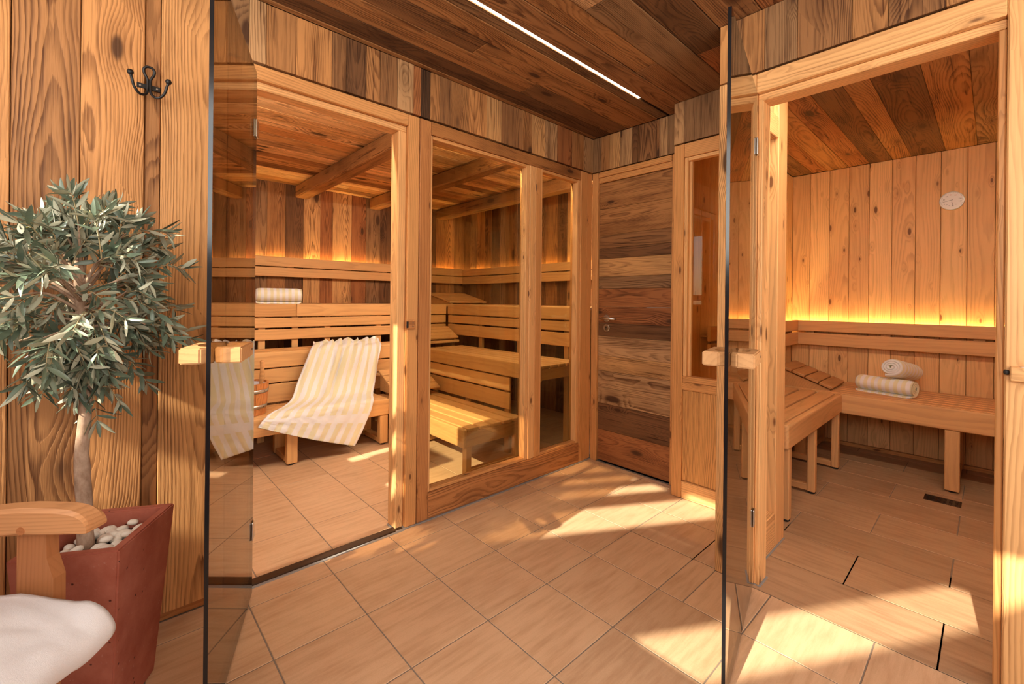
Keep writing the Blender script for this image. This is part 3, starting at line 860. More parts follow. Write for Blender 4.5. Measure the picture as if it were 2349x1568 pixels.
tag(gr, 'paving outside the windows', kind='structure')
# rough stone pier outside, seen mirrored in the narrow glass panel
sp_ = empty('stone_pier', (-4.2, 0.5, -0.06), 'rough stacked stone pier outside the sauna window', 'stone pier')
zz = -0.06
i = 0
while zz < 2.25:
    hh = random.uniform(0.045, 0.085)
    e = random.uniform(-0.03, 0.02)
    box('stone', (-4.35 + random.uniform(0, .03), 0.30, zz + 0.003), (-4.02 + random.uniform(-0.02, .02), 0.775 + e, zz + hh - 0.003), M['stone'], sp_, 0.012)
    zz += hh
# unseen beams added outside, sized to stripe and shade the hall floor
BD = Vector((0.864, -0.503, 0)).normalized()
BN = Vector((0.503, 0.864, 0)).normalized()
pg = empty('shade_beams', (-6.0, -1.5, -0.06), 'unseen beams added outside the windows to shade the hall floor', 'shade_beams')
ZP = 2.9
def shadow_beam(n0, n1, lo=-3.0, hi=2.0):
    """beam whose shadow on the floor covers BN.p in [n0,n1]"""
    tt = ZP / -SUN_DIR.z
    sh = SUN_DIR * tt
    c = (n0 + n1) / 2 - BN.dot(sh)
    R = Matrix((BD, BN, Vector((0, 0, 1)))).transposed().to_4x4()
    w = abs(n1 - n0)
    base = -sh
    base.z = 0
    a = BD.dot(base)
    me = box_mesh((5.0, w, 0.03), 0, M['frame'])
    o = bpy.data.objects.new('beam', me)
    R.translation = BN * c + BD * a + Vector((0, 0, ZP))
    o.color = (*PAL['mid'], 1)
    link(o, pg, R)

for n0, n1 in ((-0.735, -0.615), (-0.50, -0.43), (-0.335, -0.27), (-1.66, -0.985), (-2.7, -1.89)):
    shadow_beam(n0, n1)

# ================================================================== GLASS DOORS
def glass_door(name, label, H, N, z0, z1, hinges, hz, side):
    H = Vector((*H, 0)); N = Vector((*N, 0))
    e = (N - H).normalized()
    nrm = Vector((-e.y, e.x, 0))
    L = (N - H).length
    R = Matrix((e, nrm, Vector((0, 0, 1)))).transposed().to_4x4()
    R.translation = H
    root = empty(name, (H.x, H.y, z0), label, kind='structure')
    t = 0.005
    V = [Vector((x, y, z)) for x in (0, L) for y in (-t, t) for z in (z0, z1)]
    V = [R @ v for v in V]
    # 0:000 1:001 2:010 3:011 4:100 5:101 6:110 7:111
    F = [(0, 4, 5, 1), (2, 3, 7, 6), (0, 1, 3, 2), (4, 6, 7, 5), (0, 2, 6, 4), (1, 5, 7, 3)]
    mesh_obj('pane', V, F, M['door_glass'], root, H + Vector((0, 0, z0)), mats=[M['glass_edge']], fmat=[0, 0, 1, 1, 1, 1])
    for z in hinges:
        hg = empty('hinge', (H.x, H.y, z))
        hg.parent = root; hg.matrix_parent_inverse = W[root.name].inverted()
        for s in (-1, 1):
            box('plate', (-0.006, s * 0.0052 if s > 0 else -0.0115, z - 0.034), (0.030, 0.0115 if s > 0 else -0.0052, z + 0.034), M['steel'], hg, 0.004, 2, R)
    # wooden grip clamped on both faces of the pane
    gp = empty('handle', (N.x, N.y, hz))
    gp.parent = root; gp.matrix_parent_inverse = W[root.name].inverted()
    for s in (-1, 1):
        prof = []
        x0, x1 = L - 0.205, L - 0.020
        dep = 0.070
        outer = [(x0, 0.006), (x0, 0.020), (x0 + 0.016, dep), (x1, dep), (x1, 0.024), (x1 - 0.014, 0.006)]
        c = (x0 + x1) / 2
        inner = []
        for q in range(11):
            an = math.pi * q / 10
            inner.append((c + 0.058 * math.cos(an), 0.006 + 0.040 * math.sin(an)))
        poly = outer + inner
        V = []
        for z in (hz - 0.021, hz + 0.021):
            for (x, y) in poly:
                V.append(R @ Vector((x, s * y, z)))
        nn = len(poly)
        bmm = bmesh.new()
        vs = [bmm.verts.new(v - Vector((N.x, N.y, hz))) for v in V]
        bmm.faces.new(vs[:nn]); bmm.faces.new(vs[nn:][::-1])
        for q in range(nn):
            bmm.faces.new((vs[q], vs[(q + 1) % nn], vs[nn + (q + 1) % nn], vs[nn + q]))
        bmesh.ops.recalc_face_normals(bmm, faces=bmm.faces[:])
        eds = [ed for ed in bmm.edges if ed.calc_face_angle(0) > 0.6]
        bmesh.ops.bevel(bmm, geom=eds, offset=0.0035, segments=2, affect='EDGES')
        bmesh.ops.triangulate(bmm, faces=[f for f in bmm.faces if len(f.verts) > 4])
        me = bpy.data.meshes.new('grip')
        bmm.to_mesh(me); bmm.free()
        me.materials.append(M['bench'])
        o = bpy.data.objects.new('grip', me)
        o.color = (0.50, 0.28, 0.13, 1)
        link(o, gp, Matrix.Translation((N.x, N.y, hz)))
        for z in (0.0,):
            V, F = lathe_data([(0.004, 0), (0.004, 0.001)], 10, R @ Vector((x0 + 0.034, s * dep, hz)), R.to_3x3() @ Matrix.Rotation(math.radians(-90 * s), 3, 'X'))
            mesh_obj('screw', V, F, M['iron'], gp, V[0])
    return root
glass_door('door_1', 'bronze tinted glass door standing open in front of the large sauna', (-2.222, -0.055), (-2.452, -0.648), 0.012, 2.038, (0.262, 1.817), 1.010, 1)
glass_door('door_3', 'bronze tinted glass door standing open in front of the small sauna', (-0.712, -1.352), (-1.334, -1.490), 0.012, 2.012, (0.30, 1.79), 0.995, 1)

# ================================================================== BENCHES OF THE LARGE SAUNA
BM = M['bench']
def slats_x(root, x0, x1, y0, y1, ztop, n, th=0.026, gap=0.012, pal='bench', cuts=()):
    w = (y1 - y0 - gap * (n - 1)) / n
    for i in range(n):
        a = y0 + i * (w + gap)
        board('slat', (x0, a, ztop - th), (x1, a + w, ztop), 'x', BM, jit(PAL[pal], 0.07), root, 0.006, 2, thin='z')
def slats_y(root, y0, y1, x0, x1, ztop, n, th=0.026, gap=0.012, pal='bench'):
    w = (x1 - x0 - gap * (n - 1)) / n
    for i in range(n):
        a = x0 + i * (w + gap)
        board('slat', (a, y0, ztop - th), (a + w, y1, ztop), 'y', BM, jit(PAL[pal], 0.07), root, 0.006, 2, thin='z')
def foot(root, x, y, par=None):
    V, F = lathe_data([(0.017, 0.0), (0.020, 0.004), (0.020, 0.012)], 14, (x, y, 0.0))
    mesh_obj('foot', V, F, M['rubber'], par or root, (x, y, 0))
def legframe(root, x0, x1, ys, zt, th=0.05, pal='bench', along='y'):
    """U-shaped leg frame: posts at both ends, floor rail between"""
    a, b = ys
    if along == 'y':
        l1 = board('leg', (x0, a, 0.012), (x1, a + th, zt), 'z', BM, jit(PAL[pal], 0.06), root, 0.004)
        board('leg', (x0, b - th, 0.012), (x1, b, zt), 'z', BM, jit(PAL[pal], 0.06), root, 0.004)
        board('stretcher', (x0 + 0.004, a + th, 0.014), (x1 - 0.004, b - th, 0.052), 'y', BM, jit(PAL[pal], 0.06), root, 0.003)
        foot(root, (x0 + x1) / 2, a + th / 2); foot(root, (x0 + x1) / 2, b - th / 2)
    else:
        board('leg', (a, x0, 0.012), (a + th, x1, zt), 'z', BM, jit(PAL[pal], 0.06), root, 0.004)
        board('leg', (b - th, x0, 0.012), (b, x1, zt), 'z', BM, jit(PAL[pal], 0.06), root, 0.004)
        board('stretcher', (a + th, x0 + 0.004, 0.014), (b - th, x1 - 0.004, 0.052), 'x', BM, jit(PAL[pal], 0.06), root, 0.003)
        foot(root, a + th / 2, (x0 + x1) / 2); foot(root, b - th / 2, (x0 + x1) / 2)

XW = -2.98
# lower bench along the back
b1 = empty('sauna_bench', (-1.9, 1.46, 0), 'lowest sauna bench along the back wall, under the draped towel', 'bench')
ZL = 0.362
slats_x(b1, XW, -0.955, 1.318, 1.66, ZL, 4)
board('front_board', (XW, 1.28, 0.235), (-0.955, 1.308, ZL), 'x', BM, PAL['bench'], b1, 0.010, 3)
board('bearer', (-0.985, 1.309, 0.24), (-0.957, 1.66, ZL - 0.028), 'y', BM, PAL['bench'], b1, 0.003)
legframe(b1, -1.715, -1.645, (1.285, 1.64), 0.234, 0.055)
legframe(b1, -1.03, -0.962, (1.285, 1.64), 0.234, 0.05)
legframe(b1, -2.60, -2.53, (1.285, 1.64), 0.234, 0.05)
# middle bench along the back
b2 = empty('sauna_bench', (-1.5, 1.83, 0), 'middle sauna bench along the back wall with slatted riser, behind the draped towel', 'bench')
ZM = 0.757
slats_x(b2, XW, 0.03, 1.69, 1.93, ZM, 3)
board('front_board', (XW, 1.655, 0.637), (-0.42, 1.682, ZM), 'x', BM, PAL['bench'], b2, 0.010, 3)
board('riser_slat', (XW, 1.668, 0.522), (-0.42, 1.686, 0.628), 'x', BM, jit(PAL['bench']), b2, 0.004)
board('riser_slat', (XW, 1.668, 0.372), (-0.42, 1.686, 0.512), 'x', BM, jit(PAL['bench']), b2, 0.004)
for x in (-2.7, -2.1, -1.62, -1.0, -0.55):
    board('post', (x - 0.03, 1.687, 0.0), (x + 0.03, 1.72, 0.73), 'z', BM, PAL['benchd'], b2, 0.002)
# upper bench along the back
b3 = empty('sauna_bench', (-1.3, 2.33, 0), 'uppermost sauna bench along the back wall, carrying the rolled towel', 'bench')
ZU = 1.115
slats_x(b3, XW, RX - 0.004, 1.975, 2.735, ZU, 8)
board('front_board', (XW, 1.935, 1.010), (-1.470, 1.965, ZU), 'x', BM, PAL['benchd'], b3, 0.008, 3)
board('front_board', (-1.466, 1.935, 1.010), (0.035, 1.965, ZU), 'x', BM, PAL['bench'], b3, 0.008, 3)
board('riser_slat', (XW, 1.945, 0.922), (0.035, 1.963, 1.002), 'x', BM, jit(PAL['bench']), b3, 0.004)
board('riser_slat', (XW, 1.945, 0.822), (0.035, 1.963, 0.908), 'x', BM, jit(PAL['bench']), b3, 0.004)
for x in (-2.6, -1.9, -1.72, -1.47, -1.2, -0.72, -0.2):
    board('post', (x - 0.025, 1.964, 0.0), (x + 0.025, 1.99, 1.085), 'z', BM, PAL['bench'], b3, 0.002)

# benches along the right wall
b4 = empty('sauna_bench', (-0.68, 0.75, 0), 'lowest slatted sauna bench behind the large window pane, its end in sunlight', 'bench')
ZR = 0.328
slats_y(b4, 0.285, 1.64, -0.912, -0.425, ZR, 5, 0.026, 0.014)
board('front_board', (-0.948, 0.283, 0.205), (-0.920, 1.275, ZR), 'y', BM, PAL['bench'], b4, 0.010, 3)
board('bearer', (-0.918, 0.295, 0.205), (-0.42, 0.325, ZR - 0.028), 'x', BM, PAL['bench'], b4, 0.003)
legframe(b4, 0.300, 0.345, (-0.915, -0.43), 0.205, 0.045, along='x')
legframe(b4, 1.10, 1.145, (-0.915, -0.43), 0.205, 0.045, along='x')
b5 = empty('sauna_bench', (-0.2, 0.85, 0), 'middle slatted sauna bench along the right wall behind the window', 'bench')
ZM2 = 0.705
slats_y(b5, 0.125, 1.645, -0.382, 0.03, ZM2, 5, 0.026, 0.012)
board('front_board', (-0.415, 0.125, 0.590), (-0.388, 1.65, ZM2), 'y', BM, PAL['bench'], b5, 0.010, 3)
board('bearer', (-0.386, 0.135, 0.60), (0.035, 0.165, ZM2 - 0.028), 'x', BM, PAL['bench'], b5, 0.003)
board('riser_slat', (-0.405, 0.45, 0.478), (-0.388, 1.65, 0.580), 'y', BM, jit(PAL['bench']), b5, 0.004)
board('riser_slat', (-0.405, 0.45, 0.340), (-0.388, 1.65, 0.466), 'y', BM, jit(PAL['bench']), b5, 0.004)
for y in (0.5, 1.0, 1.5):
    board('post', (-0.387, y - 0.025, 0.0), (-0.36, y + 0.025, 0.67), 'z', BM, PAL['benchd'], b5, 0.002)
b6 = empty('sauna_bench', (0.45, 1.0, 0), 'uppermost sauna bench along the right wall behind the window', 'bench')
slats_y(b6, 0.12, 1.93, 0.078, 0.845, ZU, 8)
board('front_board', (0.04, 0.12, 1.010), (0.070, 1.93, ZU), 'y', BM, PAL['bench'], b6, 0.010, 3)
board('riser_slat', (0.05, 0.12, 0.922), (0.068, 1.93, 1.002), 'y', BM, jit(PAL['bench']), b6, 0.004)
board('riser_slat', (0.05, 0.12, 0.800), (0.068, 1.93, 0.908), 'y', BM, jit(PAL['bench']), b6, 0.004)
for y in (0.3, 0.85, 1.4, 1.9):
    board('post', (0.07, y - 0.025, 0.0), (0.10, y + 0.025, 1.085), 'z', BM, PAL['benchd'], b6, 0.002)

# backrests
r1_ = empty('backrest', (-1.0, 2.70, 1.37), 'two-board backrest on the back wall of the large sauna with light glowing behind it', 'backrest')
board('rail', (XW, 2.67, 1.470), (0.79, 2.692, 1.563), 'x', BM, PAL['bench'], r1_, 0.005, 2)
board('rail', (XW, 2.67, 1.372), (0.79, 2.692, 1.462), 'x', BM, PAL['bench'], r1_, 0.005, 2)
for x in (-2.6, -1.72, -1.3, -0.82, -0.3, 0.35):
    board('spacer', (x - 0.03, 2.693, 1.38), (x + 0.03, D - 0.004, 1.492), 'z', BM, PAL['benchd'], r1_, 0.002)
r2__ = empty('backrest', (0.83, 1.3, 1.37), 'two-board backrest on the right wall of the large sauna', 'backrest')
board('rail', (0.772, 0.12, 1.470), (0.794, 2.666, 1.556), 'y', BM, PAL['bench'], r2__, 0.005, 2)
board('rail', (0.772, 0.12, 1.366), (0.794, 2.666, 1.460), 'y', BM, PAL['bench'], r2__, 0.005, 2)
for y in (0.4, 1.0, 1.6, 2.2):
    board('spacer', (0.795, y - 0.03, 1.38), (RX - 0.004, y + 0.03, 1.492), 'z', BM, PAL['benchd'], r2__, 0.002)
board('light_baffle', (XW, 2.693, 1.4925), (0.79, D - 0.004, 1.4990), 'x', BM, PAL['benchd'], r1_, 0)  # board added to stop strip light leaking down through the rail gap
board('light_baffle', (0.795, 0.12, 1.4925), (RX - 0.004, 2.666, 1.4990), 'y', BM, PAL['benchd'], r2__, 0)
for nm, lo, hi, lb in (('light_strip', (XW, 2.716, 1.500), (0.80, 2.728, 1.506), 'amber light strip hidden behind the backrest on the back wall of the large sauna'),
                       ('light_strip', (0.822, 0.15, 1.500), (0.834, 2.66, 1.506), 'amber light strip hidden behind the backrest on the right wall of the large sauna')):
    tag(box(nm, lo, hi, M['led_warm']), lb, 'light strip')
tag(box('light_strip', (-1.03, 0.128, 2.150), (0.40, 0.142, 2.162), M['led_sauna1']), 'white light strip above the window inside the large sauna', 'light strip')
tag(box('light_strip', (-2.9, 0.128, 2.150), (-1.85, 0.142, 2.162), M['led_sauna1']), 'white light strip above the open door inside the large sauna', 'light strip')

# headrests: wedge with slats
def headrest(label, origin, ax, ay, length, width, h, n=4, pal='bench'):
    """origin = low front corner; ax = direction of rise, ay = slat direction"""
    root = empty('headrest', origin, label, 'headrest')
    O = Vector(origin)
    ax = Vector(ax).normalized(); ay = Vector(ay).normalized()
    ang = math.atan2(h, length)
    az = Vector((0, 0, 1))
    sl = (ax * math.cos(ang) + az * math.sin(ang)).normalized()
    nn = ay.cross(sl) if ay.cross(sl).z < 0 else sl.cross(ay)
    nn = -nn if nn.z < 0 else nn
    L = length / math.cos(ang)
    w = (L - 0.008 * (n - 1)) / n
    for i in range(n):
        c = O + sl * (i * (w + 0.008) + w / 2) + ay * width / 2 + nn * 0.017 + az * 0.006
        Rm = Matrix((ay, nn.cross(ay), nn)).transposed().to_4x4()
        Rm.translation = c
        me = box_mesh((width, w, 0.020), 0.004, BM)
        o = bpy.data.objects.new('slat', me)
        o.color = (*jit(PAL[pal], 0.08), 1)
        link(o, root, Rm)
    for s in (0.02, width - 0.045):
        V = []
        for dy in (s, s + 0.025):
            for (a, z) in ((0.01, 0.0), (length, 0.0), (length, h), (0.01, 0.008)):
                V.append(O + ax * a + ay * dy + az * z)
        F = [(0, 1, 2, 3), (7, 6, 5, 4), (0, 4, 5, 1), (1, 5, 6, 2), (2, 6, 7, 3), (3, 7, 4, 0)]
        mesh_obj('wedge', V, F, BM, root, V[0], color=PAL[pal])
    return root
headrest('slatted wooden headrest on the uppermost bench in the sauna corner', (0.13, 2.02, ZU), (0, 1, 0), (1, 0, 0), 0.44, 0.52, 0.10)
headrest('slatted wooden headrest on the middle bench behind the window pane', (-0.40, 1.70, ZM), (0, 1, 0), (1, 0, 0), 0.20, 0.42, 0.10)
headrest('slatted wooden headrest on the lowest bench beside the draped towel', (-0.885, 1.33, ZL + 0.0), (0, 1, 0), (1, 0, 0), 0.30, 0.44, 0.15)

# ================================================================== SMALL SAUNA FURNITURE
s1 = empty('sauna_bench', (0.6, -1.05, 0), 'slatted sauna bench along the left wall of the small sauna, nearest the door', 'bench')
ZS = 0.522
slats_x(s1, -0.02, 1.195, -1.250, -0.82, ZS, 4, 0.030, 0.016, 'bench2')
board('front_board', (-0.02, -1.292, 0.392), (1.20, -1.256, ZS + 0.002), 'x', BM, PAL['bench2'], s1, 0.012, 3)
legframe(s1, 0.53, 0.575, (-1.285, -0.83), 0.392, 0.042, 'bench2')
legframe(s1, 1.13, 1.175, (-1.285, -0.83), 0.392, 0.042, 'bench2')
legframe(s1, 0.02, 0.065, (-1.285, -0.83), 0.392, 0.042, 'bench2')
s2_ = empty('sauna_bench', (1.5, -1.9, 0), 'long sauna bench along the far wall of the small sauna, carrying two rolled towels', 'bench')
slats_y(s2_, -2.98, -0.815, 1.245, 1.835, ZS, 7, 0.026, 0.010, 'bench2')
board('front_board', (1.20, -2.98, 0.385), (1.236, -0.82, ZS), 'y', BM, PAL['bench2'], s2_, 0.012, 3)
for y in (-1.845, -1.03, -2.75):
    board('leg', (1.205, y - 0.034, 0.012), (1.265, y + 0.034, 0.384), 'z', BM, jit(PAL['bench2']), s2_, 0.004)
    board('leg', (1.765, y - 0.034, 0.012), (1.825, y + 0.034, 0.49), 'z', BM, jit(PAL['bench2d']), s2_, 0.004)
    board('stretcher', (1.266, y - 0.028, 0.014), (1.764, y + 0.028, 0.055), 'x', BM, jit(PAL['bench2d']), s2_, 0.003)
    foot(s2_, 1.235, y); foot(s2_, 1.795, y)
r3_ = empty('backrest', (1.8, -1.9, 0.81), 'two-board backrest on the far wall of the small sauna with amber light above it', 'backrest')
board('rail', (1.772, -2.98, 0.928), (1.796, -0.83, 1.017), 'y', BM, PAL['bench2'], r3_, 0.005, 2)
board('rail', (1.772, -2.98, 0.812), (1.796, -0.83, 0.912), 'y', BM, PAL['bench2'], r3_, 0.005, 2)
for y in (-0.95, -1.45, -1.95, -2.5):
    board('spacer', (1.797, y - 0.03, 0.82), (BX - 0.004, y + 0.03, 0.954), 'z', BM, PAL['bench2d'], r3_, 0.002)
r4_ = empty('backrest', (0.9, -0.83, 0.81), 'two-board backrest on the left wall of the small sauna', 'backrest')
board('rail', (0.01, -0.872, 0.928), (1.770, -0.85, 1.017), 'x', BM, PAL['bench2'], r4_, 0.005, 2)
board('rail', (0.01, -0.872, 0.812), (1.770, -0.85, 0.912), 'x', BM, PAL['bench2'], r4_, 0.005, 2)
for x in (0.2, 0.7, 1.2, 1.65):
    board('spacer', (x - 0.03, -0.849, 0.82), (x + 0.03, LY - 0.004, 0.954), 'z', BM, PAL['bench2d'], r4_, 0.002)
board('light_baffle', (1.797, -2.98, 0.9545), (BX - 0.004, -0.83, 0.9610), 'y', BM, PAL['bench2d'], r3_, 0)  # added below the strip to keep the gap between rails dark
board('light_baffle', (0.01, -0.849, 0.9545), (1.770, LY - 0.004, 0.9610), 'x', BM, PAL['bench2d'], r4_, 0)
tag(box('light_strip', (1.818, -2.95, 0.962), (1.830, -0.84, 0.968), M['led_warm2']), 'amber light strip hidden behind the backrest on the far wall of the small sauna', 'light strip')
tag(box('light_strip', (0.45, -0.833, 0.962), (1.80, -0.823, 0.968), M['led_warm2']), 'amber light strip hidden behind the backrest on the left wall of the small sauna', 'light strip')
tag(box('light_strip', (CX + 0.115, -2.9, 2.19), (CX + 0.128, -1.33, 2.20), M['led_sauna']), 'white light strip above the door inside the small sauna', 'light strip')
headrest('chunky slatted wooden headrest in the corner of the small sauna bench', (1.25, -1.215, ZS), (0, 1, 0), (1, 0, 0), 0.34, 0.40, 0.13, 4, 'bench2d')

dr = empty('floor_drain', (1.015, -1.815, 0), 'small dark bronze drain grate in the small sauna floor', 'drain')
box('frame', (0.962, -1.895, 0.0002), (1.068, -1.735, 0.003), M['drain'], dr, 0.001)
for i in range(4):
    for j in range(6):
        box('hole', (0.974 + 0.022 * i, -1.882 + 0.0245 * j, 0.0031), (0.986 + 0.022 * i, -1.868 + 0.0245 * j, 0.0034), M['black_gap'], dr, 0)

# thermometer / hygrometer
th = empty('thermometer', (1.845, -1.805, 1.91), 'round chrome-rimmed sauna thermometer on the far pine wall', 'thermometer')
AX2 = Matrix.Rotation(math.radians(-90), 3, 'Y')
TC = Vector((1.8495, -1.805, 1.912))
RT = 0.066
V, F = lathe_data([(RT * 0.96, 0), (RT, 0.004), (RT, 0.016), (RT * 0.96, 0.020), (RT * 0.93, 0.018), (RT * 0.93, 0.010)], 48, TC, AX2)
mesh_obj('rim', V, F[:-1], M['steel'], th, TC, True)
V, F = lathe_data([(RT * 0.93, 0.0), (RT * 0.93, 0.011)], 48, TC, AX2)
dl = mesh_obj('dial', V, F, M['dial'], th, TC)
RTX = Matrix(((0, 0, -1), (-1, 0, 0), (0, 1, 0)))   # text plane facing -x; right = -y
def onDial(r, deg, out=0.0114):
    a = math.radians(deg)
    return TC + Vector((-out, -r * math.sin(a), r * math.cos(a)))
for lab, deg, colr in (('0', -118, 'print_black'), ('20', -95, 'print_black'), ('40', -72, 'print_black'), ('60', -38, 'print_black'), ('80', -5, 'print_red'),
                       ('100', 28, 'print_red'), ('120', 75, 'print_black'), ('140', 100, 'print_black')):
    text('numeral', lab, onDial(0.043, deg), RTX, 0.011, M[colr], dl, 0.0001)
for q in range(25):
    deg = -120 + 10 * q
    a = onDial(0.054, deg); b = onDial(0.059, deg)
    dd = (b - a); sd = Vector((0, dd.z, -dd.y)).normalized() * 0.0005
    mesh_obj('tick', [a - sd, a + sd, b + sd, b - sd], [(0, 1, 2, 3)], M['print_black'], dl, a)
for lab, y, z in (('20', 0.026, -0.024), ('40', 0.013, -0.034), ('60', -0.006, -0.036), ('80', -0.020, -0.028)):
    text('numeral', lab, TC + Vector((-0.0114, y, z)), RTX, 0.008, M['print_black'], dl, 0.0001)
def needle(p0, p1, w):
    a = TC + Vector((-0.0125, p0[0], p0[1])); b = TC + Vector((-0.0125, p1[0], p1[1]))
    dd = b - a; sd = Vector((0, dd.z, -dd.y)).normalized() * w
    mesh_obj('needle', [a - sd, a + sd, b + sd * 0.4, b - sd * 0.4], [(0, 1, 2, 3)], M['print_black'], th, a)
needle((-0.006, 0.008), (0.037, -0.002), 0.0014)
needle((0.0, -0.006), (-0.006, -0.042), 0.0014)

# ================================================================== TOWELS
def roll_towel(name, label, c0, c1, R, mat, turns=3.6, lip=0.05, lipdir=(1, 0, 0), flat=0.9):
    """rolled towel: a thick spiral band extruded from c0 to c1, its free end lying below"""
    c0, c1 = Vector(c0), Vector(c1)
    ax = (c1 - c0).normalized()
    zz = Vector((0, 0, 1)); zz = (zz - ax * zz.dot(ax)).normalized()
    ss = Vector(lipdir) - ax * Vector(lipdir).dot(ax); ss.normalize()
    t = R / (turns + 0.7)
    pts = []
    nn = int(turns * 22)
    for i in range(nn + 1):
        f = i / nn
        th_ = 2 * math.pi * turns * f
        r = t * 0.55 + (R - t * 0.5 - t * 0.55) * f
        a = -math.pi / 2 - (2 * math.pi * turns - th_)
        pts.append((r * math.cos(a), r * math.sin(a)))
    lastx = pts[-1][0]
    for q in range(1, 5):
        pts.append((lastx + lip * q / 4, -R + t * 0.5))
    nl = 14
    L = (c1 - c0).length
    V, F, UV = [], [], []
    m_ = len(pts)
    for k_ in range(nl + 1):
        f = k_ / nl
        for side in (0, 1):
            for i, (a, b) in enumerate(pts):
                p = Vector(pts[max(i - 1, 0)]); q = Vector(pts[min(i + 1, m_ - 1)])
                tg = (q - p).normalized()
                nr = Vector((tg.y, -tg.x))
                off = (t * 0.46) * (1 if side else -1)
                rr = math.hypot(a, b) / R
                edge = max(0, abs(f - 0.5) * 2 - 0.86) / 0.14
                shr = 1 - 0.10 * edge ** 2
                x_ = (a + nr.x * off) * shr; y_ = (b + nr.y * off) * shr
                bul = (f - 0.5) * L + (0.010 * (1 - rr) * (1 if f > 0.5 else -1) if (k_ in (0, nl)) else 0)
                w_ = (c0 + c1) / 2 + ax * bul + ss * x_ + zz * (y_ * flat - 0.0)
                d_ = noise.noise(w_ * 38) * 0.0022
                V.append(w_ + zz * d_ + ss * d_)
                UV.append((f + 0.02 * noise.noise(w_ * 9), 0.3))
    def id_(k_, s, i): return (k_ * 2 + s) * m_ + i
    for k_ in range(nl):
        for i in range(m_ - 1):
            F.append((id_(k_, 1, i), id_(k_, 1, i + 1), id_(k_ + 1, 1, i + 1), id_(k_ + 1, 1, i)))
            F.append((id_(k_, 0, i), id_(k_ + 1, 0, i), id_(k_ + 1, 0, i + 1), id_(k_, 0, i + 1)))
        for i in (0, m_ - 1):
            F.append((id_(k_, 0, i), id_(k_, 1, i), id_(k_ + 1, 1, i), id_(k_ + 1, 0, i)))
    for k_ in (0, nl):
        for i in range(m_ - 1):
            F.append((id_(k_, 0, i), id_(k_, 0, i + 1), id_(k_, 1, i + 1), id_(k_, 1, i)))
    bot = (c0 + c1) / 2 - zz * R
    o = mesh_obj(name, V, F, mat, None, bot, True, uvs=UV)
    md = o.modifiers.new('soft', 'SUBSURF'); md.levels = 1; md.render_levels = 1
    tag(o, label, 'towel')
    return o
RR = 0.078
roll_towel('rolled_towel', 'rolled cream striped towel on the uppermost bench of the large sauna', (-1.73, 2.12, ZU + RR * 0.9), (-1.395, 2.06, ZU + RR * 0.9), RR, M['roll'], 3.4, 0.03, (0, -1, 0))
RR2 = 0.070
roll_towel('rolled_towel', 'lower of two rolled towels on the small sauna bench, lying lengthwise', (1.50, -1.335, ZS + RR2 * 0.9), (1.41, -1.655, ZS + RR2 * 0.9), RR2, M['roll'], 3.4, 0.05, (-1, 0, 0))
roll_towel('rolled_towel', 'upper of two rolled towels on the small sauna bench, lying crosswise', (1.385, -1.530, ZS + 0.140 + RR2 * 0.9), (1.67, -1.615, ZS + 0.085 + RR2 * 0.9), RR2 * 1.08, M['roll'], 3.4, 0.03, (0, 1, 0))

